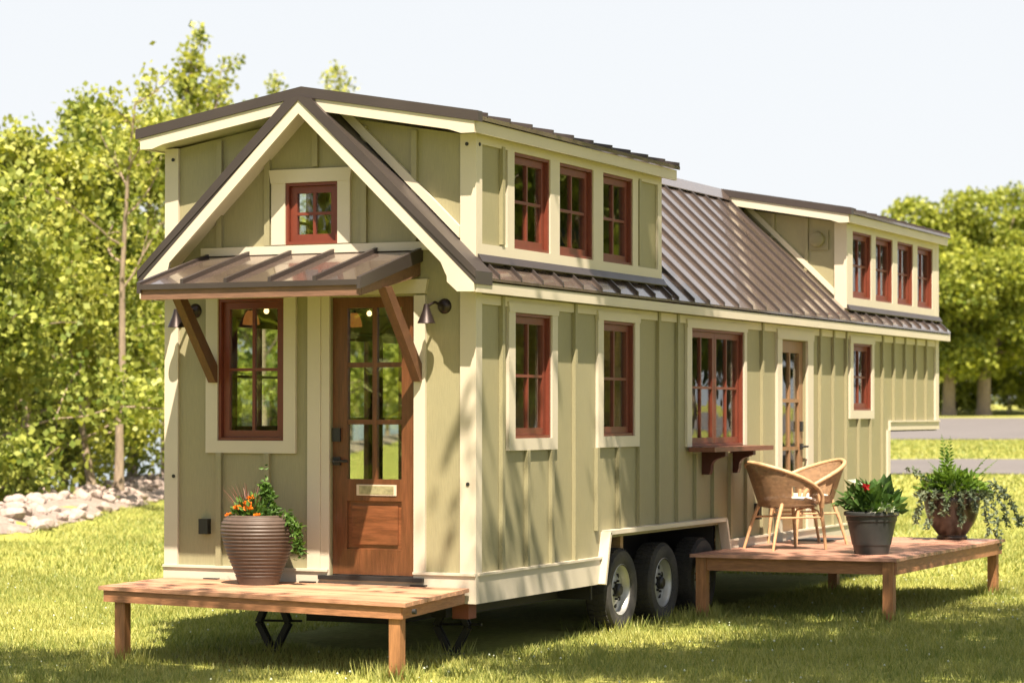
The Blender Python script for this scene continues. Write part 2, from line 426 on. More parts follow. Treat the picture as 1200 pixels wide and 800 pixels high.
# walls
f = wall_mb(BF, 0, W, .43, 3.80, [fr_win, fr_door, gb_win], -.04, 0)
f.prism([(0.0, 0, 3.80), (W, 0, 3.80), (XC, 0, 4.02)], (0, .04, 0))
casF = (.344, 1.124, 1.50, 2.80); trimF = (1.226, 2.21, .43, 2.79); gbF = (.905, 1.59, 3.04, 3.63); bandF = (.2, 2.35, 2.78, 3.05)
for u in (.46, .878, 1.287, 1.697, 2.112):
    batten(f, BF, u, .64, 3.80 + .16 * (1 - abs(u - XC) / XC), [casF, trimF, gbF, bandF])
f.build('wall', M['sage'], H)
r = wall_mb(BR, .04, 12.72, .43, 3.80, [W1, W2, W3, W4, SD] + DW + EW + cutR, -.04, 0)
def cas(w, l=.125, rr=.11, b=.09, t=.2): return (w[0] - l, w[1] + rr, w[2] - b, w[3] + t)
blkR = [cas(W1), cas(W2), (W3[0] - .13, W3[1] + .08, 1.44, 2.8), cas(W4), (6.74, 7.89, .4, 2.8), (0, 3.66, 2.66, 3.04), (9.05, 12.72, 2.66, 3.04),
        (.5, 3.12, 2.9, 3.8), (3.57, 3.7, 2.9, 3.8), (9.04, 12.8, 2.9, 3.8), (2.25, 5.25, .4, .86)]
for k in range(27):
    u = .438 + .452 * k
    top = 3.76 if u < 3.6 else 2.66
    batten(r, BR, u, 1.70 if u > 10.67 else .635, top, blkR)
r.build('wall', M['sage'], H)
l = wall_mb(BL_, .04, 12.72, .43, 3.80, LW + DW + cutL, -.04, 0)
for k in range(27): batten(l, BL_, .438 + .452 * k, 1.7 if k > 22 else .64, 2.66, [(w[0] - .1, w[1] + .1, w[2] - .1, w[3] + .1) for w in LW] + [(2.25, 5.25, .4, .86)])
l.build('wall', M['sage'], H)
b = wall_mb(BB, .04, W - .04, 1.62, 3.80, [], -.04, 0)
b.prism([(0.04, 12.72, 3.80), (W - .04, 12.72, 3.80), (XC, 12.72, 4.02)], (0, -.04, 0))
for k in range(6): batten(b, BB, .25 + .41 * k, 1.7, 3.8, [])
b.build('wall', M['sage'], H)
MB().box((.04, 10.63, .43), (W - .04, 10.67, 1.62)).build('wall', M['sage'], H)
MB().box((0.0, 10.67, 1.60), (W, 12.72, 1.618)).build('underfloor', M['chassis'], H)
# dormer cheek walls between main roof and dormer roof
for (B, sgn) in ((BD, -1), (basis((0, 3.65, 0), (1, 0, 0), (0, 1, 0)), -1)):
    for side in (1, -1):
        m_ = MB()
        X = lambda d: XC + side * d
        m_.prism([B(X(.10), -.04, 4.05), B(X(1.293), -.04, 2.905), B(X(1.293), -.04, 3.81), B(X(.10), -.04, 4.0)], B(0, 0, 0) - B(0, -.04, 0))
        if B is BD:
            for d in (.50, .87): m_.bb(B, X(d) - .02, X(d) + .02, .001, .018, 4.15 - SLOPE * d, 3.99 - RD * d + .03)
        m_.build('dormer_wall', M['sage'], H)

# corner boards, skirt, trim
def corner(B1, u0, u1, z0, z1, name='corner_board'):
    return MB().bb(B1, u0, u1, .001, .024, z0, z1).build(name, M['cream'], H)
corner(BF, 2.486, W + .024, .645, 3.815); corner(BF, -.024, .095, .645, 3.815)
corner(BR, -.0005, .078, .645, 3.815); corner(BL_, .0, .09, .645, 3.815)
corner(BR, 12.60, 12.744, 1.725, 3.80); corner(BR, 10.58, 10.672, .64, 1.615)
corner(BD, 2.478, W + .024, 2.91, 3.815); corner(BR, 9.052, 9.13, 2.9, 3.8)
def skirt(B, u0, u1, z0=.43, z1=.63):
    m_ = MB().bb(B, u0, u1, .001, .028, z0, z1).bb(B, u0, u1, .001, .042, z1, z1 + .018)
    m_.build('skirt_board', M['cream'], H)
skirt(BF, -.028, 1.405); skirt(BF, 2.112, W + .028); skirt(BR, -.0005, 2.34); skirt(BR, 5.22, 10.68); skirt(BL_, 0, 2.3); skirt(BL_, 5.2, 10.68)
skirt(BR, 10.66, 12.74, 1.615, 1.705); skirt(BB, 0, W, 1.615, 1.705); skirt(BL_, 10.66, 12.74, 1.615, 1.705)
MB().bb(BF, 1.405, 2.112, .001, .026, .43, .585).build('skirt_board', M['cream'], H)
# bolts on the corner boards
for p, n in (((.05, -.03, 3.73), 0), ((.06, -.03, 1.32), 0), ((2.54, -.03, 3.74), 0), ((2.55, -.03, 1.29), 0)):
    MB().tube([p, (p[0], p[1] + .012, p[2])], .014, 10).build('bolt', M['black'], H)
MB().tube([(W + .03, .03, 3.74), (W + .018, .03, 3.74)], .014, 10).build('bolt', M['black'], H)
# wheel arch trim
ar = MB()
P0, P1, P2, P3 = (2.26, .43), (2.375, .84), (5.13, .84), (5.235, .555)
for (a, b_) in ((P0, P1), (P1, P2), (P2, P3)):
    a3, b3 = BR(a[0], .045, a[1]), BR(b_[0], .045, b_[1])
    ar.beam(a3, b3, .085, .034, Vector((1, 0, 0)).cross(b3 - a3))
ar.build('wheel_arch', M['cream'], H)
MB().box((1.89, 2.3, .83), (W - .061, 5.2, .85)).box((1.89, 2.3, .30), (1.91, 5.2, .829)).box((1.911, 2.3, .30), (W - .061, 2.33, .829)).box((1.911, 5.17, .30), (W - .061, 5.2, .829)).build('wheel_well', M['chassis'], H)
MB().bb(BL_, 2.3, 5.2, .0, .08, .80, .84).build('wheel_arch', M['cream'], H)

# friezes / dormer side trim boards
def sidetrim(B, posts, u0, u1, zb0, zb1, zt0, zt1):
    m_ = MB()
    m_.bb(B, u0, u1, .001, .022, zb0, zb1); m_.bb(B, u0, u1, .001, .022, zt0, zt1)
    for a, c in posts: m_.bb(B, a, c, .001, .022, zb1, zt0)
    return m_.build('dormer_trim', M['cream'], H)
sidetrim(BR, [(.52, .641), (1.305, 1.484), (2.157, 2.36), (3.005, 3.119), (3.572, 3.66)], .079, 3.66, 2.912, 3.025, 3.745, 3.83)
sidetrim(BR, [(9.131, 9.25), (9.945, 10.11), (10.778, 10.97), (11.623, 11.808), (12.478, 12.599)], 9.131, 12.74, 2.905, 3.03, 3.737, 3.83)
sidetrim(BL_, [(.52, .641), (1.305, 1.484), (2.157, 2.36), (3.005, 3.119), (3.572, 3.66)], .091, 3.66, 2.912, 3.03, 3.745, 3.83)
MB().bb(BR, .079, 12.72, .001, .018, 2.59, 2.66).build('frieze_board', M['cream'], H)
MB().bb(BL_, .079, 12.72, .001, .018, 2.59, 2.66).build('frieze_board', M['cream'], H)

# ---- roofs
def zmain(d, top): return top - SLOPE * d
def slab(x_pairs, zf, th, y0, y1):
    m_ = MB()
    for a, c in x_pairs:           # d distances from the ridge, both given signed
        sx = lambda d: XC + d
        m_.prism([(sx(a), y0, zf(abs(a))), (sx(c), y0, zf(abs(c))), (sx(c), y0, zf(abs(c)) - th), (sx(a), y0, zf(abs(a)) - th)], (0, y1 - y0, 0))
    return m_
def seams(m_, a, c, zf, ys, w=.022, h=.032, over=.0):
    for y in ys:
        m_.prism([(XC + a, y - w / 2, zf(abs(a)) - .004), (XC + c, y - w / 2, zf(abs(c)) - .004), (XC + c, y - w / 2, zf(abs(c)) + h), (XC + a, y - w / 2, zf(abs(a)) + h)], (0, w, 0))
EV = 1.44
zR = lambda d: 4.15 - SLOPE * d
zG = lambda d: 4.192 - SLOPE * d
zD = lambda d: 4.165 - RD * d
zK = lambda d: 4.197 - RD * d
# main pitched roof (middle bay) with its eave strips under the dormers
for s in (1, -1):
    m_ = slab([(0.0, s * EV)], zR, .02, 3.66, 9.04)
    m_.v = [v for v in m_.v]
    for (y0, y1) in ((.0, 3.66), (9.04, 12.83)):
        q = slab([(s * 1.297, s * EV)], zR, .02, y0, y1); m_.add(q.v, q.f)
    m_.split = len(m_.f)
    seams(m_, s * .0, s * EV, zR, [3.75 + .385 * k for k in range(14)])
    seams(m_, s * 1.31, s * EV, zR, [.12 + .385 * k for k in range(10)] + [9.2 + .385 * k for k in range(10)])
    m_.build('roof', M['metal'], H)
    # flashing at the dormer foot
    x0 = XC + s * 1.297
    for (y0, y1) in ((.0, 3.68), (9.03, 12.76)):
        MB().prism([(x0 + s * .024, y0, 2.905), (x0 + s * .060, y0, 2.885), (x0 + s * .064, y0, 2.892), (x0 + s * .030, y0, 2.948), (x0 + s * .024, y0, 2.948)], (0, y1 - y0, 0)).build('flashing', M['rakemetal'], H)
    # eave board and soffit
    MB().box(*[(min(XC + s * 1.41, XC + s * 1.432), -.255 if s > 0 else .0, 2.66), (max(XC + s * 1.41, XC + s * 1.432), 12.82, 2.735)]).build('eave_board', M['cream'], H)
    MB().box(*[(min(XC + s * 1.297, XC + s * 1.409), -.2 if s > 0 else .0, 2.668), (max(XC + s * 1.297, XC + s * 1.409), 12.80, 2.685)]).build('soffit', M['cream'], H)
    # gable overhang at the front
    EG = EV if s > 0 else 1.385
    g_ = slab([(s * .115, s * EG)], zG, .095, -.29, -.003)
    g_.prism([(XC, -.29, zK(0) - .078), (XC + s * .115, -.29, zK(.115) - .078), (XC + s * .115, -.29, zG(.115) - .095), (XC, -.29, zG(0) - .095)], (0, .28, 0))
    g_.prism([(XC, -.297, zK(0) - .078), (XC + s * .10, -.297, zK(.10) - .078), (XC + s * (EG + .006), -.297, zG(EG) + .010), (XC + s * (EG + .006), -.297, zG(EG) - .05), (XC, -.297, zG(0) - .10)], (0, .0065, 0))
    g_.build('gable_roof', M['rakemetal'], H)
    X = lambda d: XC + s * d
    gb = lambda d, k: 4.104 - SLOPE * d - k
    MB().prism([(X(0), -.288, gb(0, 0)), (X((EG - .012)), -.288, gb((EG - .012), 0)), (X((EG - .012)), -.288, 2.662), (X(EG - .145), -.288, 2.665), (X(EG - .225), -.288, 2.735), (X(EG - .227), -.288, 2.775), (X(EG - .245), -.288, 2.81), (X(EG - .275), -.288, gb(EG - .275, .110)), (X(0), -.288, gb(0, .110))], (0, .03, 0)).build('barge_board', M['cream'], H)
    MB().prism([(X(0), -.258, gb(0, .004)), (X(EG - .03), -.258, gb(EG - .03, .004)), (X(EG - .03), -.258, gb(EG - .03, .03)), (X(0), -.258, gb(0, .03))], (0, .257, 0)).build('gable_soffit', M['cream'], H)
    # trim on the facade along the roof line
    MB().prism([(X(.10), -.004, zG(.10) + .015), (X(1.19), -.004, zG(1.19) + .015), (X(1.19), -.004, zG(1.19) + .10), (X(.20), -.004, zG(.20) + .10)], (0, -.036, 0)).build('roofline_trim', M['cream'], H)
    MB().prism([(X(.10), 9.046, zR(.10) + .03), (X(1.19), 9.046, zR(1.19) + .03), (X(1.19), 9.046, zR(1.19) + .10), (X(.20), 9.046, zR(.20) + .10)], (0, -.02, 0)).build('roofline_trim', M['cream'], H)
    # back barge
    MB().prism([(X(0), 12.83, gb(0, 0)), (X(1.428), 12.83, gb(1.428, 0)), (X(1.428), 12.83, 2.662), (X(1.2), 12.83, 2.80), (X(0), 12.83, gb(0, .128))], (0, .03, 0)).build('barge_board', M['cream'], H)
    # dormer roofs
    for (y0, y1) in ((-.25, 3.79), (8.80, 12.83)):
        m_ = slab([(0.0, s * 1.435)], zD, .03, y0 + .075, y1)
        m_.split = len(m_.f)
        seams(m_, 0, s * 1.435, zD, [y0 + .17 + .39 * k for k in range(11) if y0 + .17 + .39 * k < y1 - .05] + [y1 - .02])
        m_.build('dormer_roof', M['metal'], H)
        ck = slab([(0.0, s * 1.44)], zK, .075, y0, y0 + .076)
        ck.build('dormer_edge_trim', M['rakemetal'], H)
        zf = lambda d, k: 4.120 - RD * d - k
        MB().prism([(X(.0), y0 + .012, zf(0, 0)), (X(1.405), y0 + .012, zf(1.405, 0)), (X(1.405), y0 + .012, 3.795), (X(1.30), y0 + .012, 3.795), (X(1.20), y0 + .012, zf(1.2, .085)), (X(0), y0 + .012, zf(0, .085))], (0, .024, 0)).build('dormer_barge_board', M['cream'], H)
        MB().box((min(X(1.385), X(1.409)), y0 + .037, 3.797), (max(X(1.385), X(1.409)), y1 - .01, 3.884)).build('dormer_eave_board', M['cream'], H)
        MB().prism([(X(0), y0 + .037, 4.065 - .0), (X(1.384), y0 + .037, 4.065 - RD * 1.384), (X(1.384), y0 + .037, 4.045 - RD * 1.384), (X(0), y0 + .037, 4.045)], (0, y1 - y0 - .05, 0)).build('dormer_soffit', M['cream'], H)
# ridge cap of the middle bay
MB().prism([(XC - .12, 3.8, zR(.12) + .036), (XC, 3.8, 4.196), (XC + .12, 3.8, zR(.12) + .036), (XC + .12, 3.8, zR(.12) + .028), (XC, 3.8, 4.184), (XC - .12, 3.8, zR(.12) + .028)], (0, 5.0, 0)).build('ridge_cap', M['metal'], H)

# ---- windows
def window(B, w, cols=2, rows=2, casing=None, head=0., casements=1, frame='red', glass='glass', label=None, header=None):
    u0, u1, z0, z1 = w
    m_ = MB().ring(B, u0, u1, z0, z1, .022, -.10, .010)
    cw = (u1 - u0 - .044) / casements
    pn = MB()
    for c in range(casements):
        a, b_ = u0 + .022 + cw * c, u0 + .022 + cw * (c + 1)
        a += .003; b_ -= .003
        m_.ring(B, a, b_, z0 + .024, z1 - .024, .052, -.062, -.022)
        ga, gb_, gz0, gz1 = a + .052, b_ - .052, z0 + .076, z1 - .076
        for i in range(1, cols):
            x = ga + (gb_ - ga) * i / cols
            m_.bb(B, x - .011, x + .011, -.058, -.026, gz0, gz1)
        for j in range(1, rows):
            y = gz0 + (gz1 - gz0) * j / rows
            m_.bb(B, ga, gb_, -.0575, -.0255, y - .011, y + .011)
        pn.bb(B, ga - .006, gb_ + .006, -.046, -.040, gz0 - .006, gz1 + .006)
    o = m_.build('window', M[frame], H)
    pn.build('pane', M[glass], o)
    if casing:
        cl, cr, cb, ct = casing
        k = MB()
        k.bb(B, u0 - cl, u0 - .001, .001, .026, z0 - cb, z1 + .001); k.bb(B, u1 + .001, u1 + cr, .001, .026, z0 - cb, z1 + .001)
        if cb: k.bb(B, u0 - .001, u1 + .001, .001, .026, z0 - cb, z0 - .001)
        if ct:
            e = .018
            q = [B(u0 - cl - .002, .001, z1 + .001), B(u1 + cr + .002, .001, z1 + .001), B(u1 + cr + e, .001, z1 + ct), B(u0 - cl - e, .001, z1 + ct)]
            k.prism(q, B(0, .032, 0) - B(0, 0, 0))
        k.build('casing', M['cream'], o)
    if label: o['label'] = label
    return o
window(BF, fr_win, glass='doorglass', casing=(.104, .104, .094, .09))
window(BF, gb_win, glass='doorglass', casing=(.118, .105, 0.0, .10), label='small square gable window')
window(BR, W1, casing=(.115, .105, .09, .075)); window(BR, W2, casing=(.115, .10, .09, .075))
window(BR, W3, casing=(.12, .07, 0.0, .075), casements=2, label='double casement window above the shelf')
window(BR, W4, casing=(.11, .08, .09, .075))
for w in DW + EW: window(BR, w)
for w in LW: window(BL_, w, casing=(.1, .1, .09, .09))
for w in DW: window(BL_, w)
MB().bb(BF, .30, 2.29, .001, .03, 2.985, 3.047).build('gable_band', M['cream'], H)

# ---- front door
def door(B, w, gz, wood, panelz=None, cols=2, rows=3, stile=.125, lab=None):
    u0, u1, z0, z1 = w
    ga, gb_ = u0 + stile, u1 - stile
    m_ = MB()
    n0, n1 = -.075, -.03
    m_.bb(B, u0 + .004, ga, n0, n1, z0 + .012, z1 - .004); m_.bb(B, gb_, u1 - .004, n0, n1, z0 + .012, z1 - .004)
    m_.bb(B, ga, gb_, n0, n1, gz[1], z1 - .004)
    for i in range(1, cols):
        x = ga + (gb_ - ga) * i / cols; m_.bb(B, x - .018, x + .018, n0 + .004, n1 - .003, gz[0], gz[1])
    for j in range(1, rows):
        y = gz[0] + (gz[1] - gz[0]) * j / rows; m_.bb(B, ga, gb_, n0 + .006, n1 - .005, y - .018, y + .018)
    if panelz:
        m_.bb(B, ga, gb_, n0, n1, panelz[1], gz[0]); m_.bb(B, ga, gb_, n0, n1, z0 + .012, panelz[0])
    else:
        m_.bb(B, ga, gb_, n0, n1, z0 + .012, gz[0])
    o = m_.build('door', wood, H)
    if panelz:
        p = MB().bb(B, ga, gb_, n0 + .008, n1 - .022, panelz[0], panelz[1])
        p.bb(B, ga + .035, gb_ - .035, n1 - .0215, n1 - .008, panelz[0] + .035, panelz[1] - .035)
        p.build('panel', M['doorpanel'] if wood == M['doorwood'] else wood, o)
    MB().bb(B, ga - .006, gb_ + .006, -.056, -.050, gz[0] - .006, gz[1] + .006).build('pane', M['doorglass'] if wood == M['doorwood'] else M['glass'], o)
    if lab: o['label'] = lab
    return o
d1 = door(BF, fr_door, (1.315, 2.575), M['doorwood'], (.80, 1.155), lab='glazed walnut front door with one lower panel')
k = MB().bb(BF, 1.418, 1.482, -.031, -.008, 1.59, 1.69); k.build('keypad', M['black'], d1)
k = MB().bb(BF, 1.42, 1.48, -.031, -.012, 1.415, 1.475); k.tube([BF(1.45, -.015, 1.445), BF(1.45, .035, 1.445), BF(1.47, .045, 1.445), BF(1.575, .045, 1.447)], .011, 8); k.build('handle', M['black'], d1)
k = MB().bb(BF, 1.615, 1.945, -.031, -.024, 1.195, 1.275); pl = k.build('name_plate', M['plateframe'], d1)
MB().bb(BF, 1.64, 1.92, -.0239, -.021, 1.205, 1.265).build('plate_inset', M['plate'], d1) if False else None
pl_m = MB().bb(BF, 1.637, 1.923, -.0239, -.0215, 1.204, 1.266)
pl_m.build('name_plate', M['plate'], d1)
c_ = MB()
c_.bb(BF, 1.226, 1.335, .0, .026, .63, 2.67); c_.bb(BF, 1.336, 1.407, -.06, .018, .60, 2.67); c_.bb(BF, 2.112, 2.204, 0, .026, .63, 2.657)
c_.prism([BF(1.20, .0, 2.671), BF(2.206, .0, 2.671), BF(2.226, .0, 2.775), BF(1.20, .0, 2.775)], (0, -.032, 0))
c_.build('door_casing', M['cream'], d1)
MB().bb(BF, 1.336, 2.20, -.08, .06, .574, .604).build('threshold', M['black'], d1)
# ---- side door
d2 = door(BR, SD, (.98, 2.40), M['sidedoor'], None, 2, 3, .12, lab='narrow oak side door to the patio')
k = MB().bb(BR, 7.60, 7.66, -.031, -.010, 1.62, 1.72); k.build('keypad', M['black'], d2)
k = MB().bb(BR, 7.60, 7.66, -.031, -.010, 1.44, 1.50); k.tube([BR(7.63, -.012, 1.47), BR(7.63, .045, 1.47), BR(7.52, .05, 1.47)], .011, 8); k.build('handle', M['black'], d2)
c_ = MB(); c_.bb(BR, 6.751, 6.891, -.02, .026, .63, 2.525); c_.bb(BR, 7.70, 7.879, -.02, .026, .63, 2.525)
c_.prism([BR(6.745, .0, 2.526), BR(7.885, .0, 2.526), BR(7.90, .0, 2.62), BR(6.73, .0, 2.62)], (.032, 0, 0))
c_.build('door_casing', M['cream'], d2)

# ---- porch canopy
can = slab([], None, 0, 0, 0)
cx0, cx1 = .355, 2.165
zc = lambda y: 2.985 + .272 * y            # y negative outwards
can.prism([(cx0, -.004, zc(0)), (cx0, -.955, zc(-.955)), (cx0, -.955, zc(-.955) - .02), (cx0, -.004, zc(0) - .02)], (cx1 - cx0, 0, 0))
can.split = len(can.f)
for k in range(1, 5):
    x = cx0 + (cx1 - cx0) * k / 5
    can.prism([(x - .013, -.006, zc(0) - .003), (x - .013, -.955, zc(-.955) - .003), (x - .013, -.955, zc(-.955) + .034), (x - .013, -.006, zc(0) + .034)], (.026, 0, 0))
for x in (cx0 - .012, cx1 - .018):
    can.prism([(x, -.004, zc(0) + .022), (x, -.967, zc(-.967) + .022), (x, -.967, zc(-.967) - .06), (x, -.004, zc(0) - .08)], (.03, 0, 0))
can.box((cx0 + .018, -.966, zc(-.96) - .035), (cx1 - .018, -.952, zc(-.96) + .004))
canopy = can.build('porch_roof', M['metal'], H)
p_ = MB()
p_.box((cx0 + .012, -.948, 2.617), (cx1 - .012, -.905, 2.698))
pr = p_.build('fascia_beam', M['porchwood'], canopy)
for x in (cx0 + .010, cx1 - .055):
    MB().prism([(x, -.002, zc(0) - .085), (x, -.904, zc(-.904) - .062), (x, -.904, 2.62), (x, -.002, 2.80)], (.045, 0, 0)).build('rafter', M['porchwood'], canopy)
for k in range(1, 4):
    x = cx0 + (cx1 - cx0) * k / 4
    MB().prism([(x, -.002, zc(0) - .03), (x, -.904, zc(-.904) - .03), (x, -.904, 2.64), (x, -.002, 2.87)], (.04, 0, 0)).build('rafter', M['porchwood'], canopy)
for x in (.385, 2.115):
    MB().prism([(x, -.60, 2.69), (x, -.50, 2.70), (x, -.028, 2.16), (x, -.026, 2.03), (x, -.055, 2.03), (x, -.115, 2.105)], (.065, 0, 0)).build('brace', M['bracewood'], canopy)

# ---- wall lamps, outlet, vent
def lamp(x):
    c = Vector((x, 0, 2.575))
    m_ = MB().lathe([(.0, -.028), (.030, -.026), (.052, -.012), (.056, -.001)], (0, 0, 0), 24)
    m_.v = [(c.x + a, c.y + hh, c.z + b_) for a, b_, hh in m_.v]
    o = m_.build('wall_lamp', M['bronze'], H, smooth=True)
    q = MB().tube([c + Vector((0, -.02, 0)), c + Vector((-.03, -.10, .025)), c + Vector((-.06, -.15, .0))], .011, 8); q.build('arm', M['bronze'], o, smooth=True)
    d = c + Vector((-.065, -.165, -.02))
    s_ = MB().lathe([(.018, .03), (.024, .0), (.035, -.035), (.052, -.075), (.066, -.108), (.062, -.108), (.046, -.07), (.02, -.01)], d, 24)
    s_.build('lamp_shade', M['bronze'], o, smooth=True)
    MB().lathe([(0, -.04), (.018, -.05), (.022, -.068), (.014, -.085), (0, -.09)], d, 16).build('bulb', M['bulbdim'], o, smooth=True)
lamp(2.35); lamp(.235)
MB().bb(BF, .298, .378, .001, .05, .885, 1.0).build('outlet_box', M['black'], H)
v_ = MB().bb(BD, 2.20, 2.41, .0, .02, 3.53, 3.735)
vo = v_.build('exhaust_vent', M['vent'], H)
q = MB().lathe([(0, -.05), (.06, -.048), (.075, -.04), (.085, -.0)], (0, 0, 0), 28); q.v = [(2.29 + a, 9.05 - .02 + h, 3.64 + b_) for a, b_, h in q.v]
for k in range(4): q.box((2.225, 8.975, 3.60 + .025 * k), (2.355, 8.985, 3.606 + .025 * k))
q.build('vent_hood', M['vent'], vo, smooth=True)
MB().bb(BR, 6.12, 6.20, .001, .05, .80, .95).build('outlet_box', M['black'], H)

# ---- serving shelf with its two brackets
sh = MB().box((W + .027, 4.30, 1.462), (W + .27, 5.90, 1.503)).build('shelf', M['shelfwood'], H)
for u in (4.70, 5.45):
    pts = [(0.002, 1.46), (.225, 1.46), (.225, 1.42), (.19, 1.415)]
    for k in range(7):
        a = math.pi / 2 * k / 6
        pts.append((.185 - .10 * math.sin(a), 1.405 - .085 * (1 - math.cos(a))))
    pts += [(.085, 1.30), (.07, 1.255), (.002, 1.255)]
    MB().prism([BR(u, n, z) for n, z in pts], (0, .07, 0)).build('bracket', M['bracketred'], sh)

# ---- interior
MB().box((.05, .05, .55), (1.885, 10.6, .598)).box((1.885, .05, .55), (W - .06, 2.3, .598)).box((1.885, 5.22, .55), (W - .06, 10.6, .598)).build('floor', M['floorwood'], H)
MB().box((.05, .05, 2.66), (W - .05, 12.6, 2.70)).build('ceiling', M['pine'], H)
wall_mb(BF, .06, W - .06, .6, 3.79, [fr_win, fr_door, gb_win], -.058, -.045).build('inner_lining', M['pine'], H)
wall_mb(BR, .06, 12.6, .6, 3.79, [W1, W2, W3, W4, SD] + DW + EW + [(10.6, 12.73, .43, 1.64), (3.65, 9.05, 2.65, 3.9), (2.28, 5.24, .40, .9)], -.058, -.045).build('inner_lining', M['pine'], H)
wall_mb(BL_, .06, 12.6, .6, 3.79, LW + DW + [(10.6, 12.73, .43, 1.64), (3.65, 9.05, 2.65, 3.9), (2.28, 5.24, .40, .9)], -.058, -.045).build('inner_lining', M['pine'], H)
MB().box((1.35, 3.0, .6), (2.5, 3.06, 2.655)).build('inner_partition', M['pine'], H)
for (x, y) in ((.36, .85), (.88, 1.6)):
    q = MB().lathe([(0, .0), (.05, -.002), (.055, -.02), (.012, -.03), (.012, -.05)], (x - .14, y, 2.658), 18)
    o = q.build('ceiling_lamp', M['bronze'], H, smooth=True)
    MB().lathe([(.03, .0), (.045, -.02), (.06, -.06), (.068, -.11), (.02, -.115)], (x - .14, y, 2.61), 20).build('amber_glow', M['amber'], o, smooth=True)  # added glowing shape, stands for the orange light patch beside the bulb
    MB().tube([(x - .14, y, 2.645), (x - .02, y, 2.645), (x, y, 2.63)], .008, 6).build('arm', M['bronze'], o)
    MB().lathe([(.0, .022), (.017, .01), (.022, -.008), (.013, -.024), (0, -.028)], (x, y, 2.61), 16).build('bulb', M['bulb'], o, smooth=True)

# ---- trailer
ch = MB().box((.35, .25, .30), (.47, 10.5, .425)); ch.box((2.12, .25, .30), (2.24, 10.5, .425))
for k in range(8): ch.box((.47, .3 + 1.4 * k, .33), (2.12, .38 + 1.4 * k, .425))
ch.box((.06, .06, .426), (W - .06, 2.3, .44)); ch.box((.06, 5.25, .426), (W - .06, 10.6, .44)); ch.box((.4, 2.3, .426), (2.1, 5.25, .44))
ch.box((.55, 11.3, 1.45), (2.05, 12.3, 1.598)); ch.tube([(1.3, 11.9, 1.45), (1.3, 11.9, 1.33)], .09, 12)
for u in (2.93, 3.90, 4.86): ch.tube([(.3, u, .34), (W - .3, u, .34)], .05, 10)
ch.build('chassis', M['chassis'], H)
MB().box((1.15, .1, .25), (1.9, 1.0, .42)).build('holding_tank', M['chassis'], H)
MB().box((2.40, .03, .315), (2.53, .16, .425)).build('bumper_end', M['rust'], H)
def jack(x, y, s=1.0):
    m_ = MB()
    L_, R_, T_, B_ = (x - .13 * s, y, .225), (x + .13 * s, y, .225), (x, y, .42), (x, y, .02)
    for dy in (-.02, .02):
        for a, b_ in (((x - .045, y, .41), L_), ((x + .045, y, .41), R_), (L_, (x - .02, y, .03)), (R_, (x + .02, y, .03))):
            a = (a[0], a[1] + dy, a[2]); b_ = (b_[0], b_[1] + dy, b_[2])
            m_.beam(a, b_, .012, .046, Vector((0, 1, 0)).cross(Vector(b_) - Vector(a)))
    m_.box((x - .12, y - .05, .395), (x + .15, y + .05, .425)); m_.box((x - .07, y - .06, .0), (x + .07, y + .06, .025))
    o = m_.build('stabilizer_jack', M['black'], H)
    MB().tube([(x - .16, y, .235), (x + .24, y, .245)], .009, 8).build('screw_rod', M['black'], o)
jack(.86, .12); jack(2.22, .40)

# wheels (parts of the trailer)
def wheel():
    y = MB().lathe([(.205, .085), (.235, .098), (.285, .108), (.322, .100), (.338, .075), (.342, .03), (.342, -.03), (.338, -.075), (.322, -.10), (.285, -.108), (.205, -.09)], (0, 0, 0), 48, 'x')
    for k in range(44):
        a = 2 * math.pi * k / 44
        for sx in (-.055, .0, .055):
            a2 = a + (0.03 if sx == 0 else 0)
            p = Vector((sx, .343 * math.cos(a2), .343 * math.sin(a2))); d = Vector((0, math.cos(a2), math.sin(a2))); tn = Vector((0, -math.sin(a2), math.cos(a2)))
            y.beam(p - tn * .016, p + tn * .016, .042, .010, d)
    o = y.build('wheel', M['tyre'], H, smooth=True, origin=(0, 0, 0))
    o.parent = H
    r_ = MB().lathe([(.212, .092), (.218, .088), (.206, .080), (.196, .050), (.186, .020), (.150, .012), (.118, .030), (.085, .040), (.060, .042), (.0, .042)], (0, 0, 0), 48, 'x')
    r_.lathe([(.205, .085), (.205, -.10)], (0, 0, 0), 48, 'x')
    for k in range(8):
        a = 2 * math.pi * (k + .5) / 8
        c = Vector((.026, .134 * math.cos(a), .134 * math.sin(a))); r_.tube([c + Vector((-.01, 0, 0)), c + Vector((.003, 0, 0))], .021, 12)
    ro = r_.build('rim', M['rim'], o, smooth=True, origin=(0, 0, 0))
    ro.data.materials.append(M['hole'])
    for p in ro.data.polygons:
        c = p.center
        for k in range(8):
            a = 2 * math.pi * (k + .5) / 8
            if math.hypot(c.y - .134 * math.cos(a), c.z - .134 * math.sin(a)) < .024 and c.x < .035 and c.x > .0 and p.area < 2e-3: p.material_index = 1
    hb = MB().lathe([(.055, .040), (.052, .075), (.038, .088), (0, .09)], (0, 0, 0), 24, 'x')
    for k in range(8):
        a = 2 * math.pi * k / 8
        c = Vector((.04, .075 * math.cos(a), .075 * math.sin(a))); hb.tube([c, c + Vector((.022, 0, 0))], .010, 6)
    hb.build('hub', M['black'], o, smooth=True, origin=(0, 0, 0))
    return o
w0 = wheel()
wx = W - .140
n_ = 0
for side in (1, -1):
    for u in (2.93, 3.90, 4.86):
        o = w0 if n_ == 0 else copy_tree(w0, H)
        n_ += 1
        o.location = Vector((XC + side * (wx - XC), u, .338)) - Vector(house['_o'])
        o.rotation_euler = (random.uniform(0, 3), 0, 0 if side > 0 else math.pi)

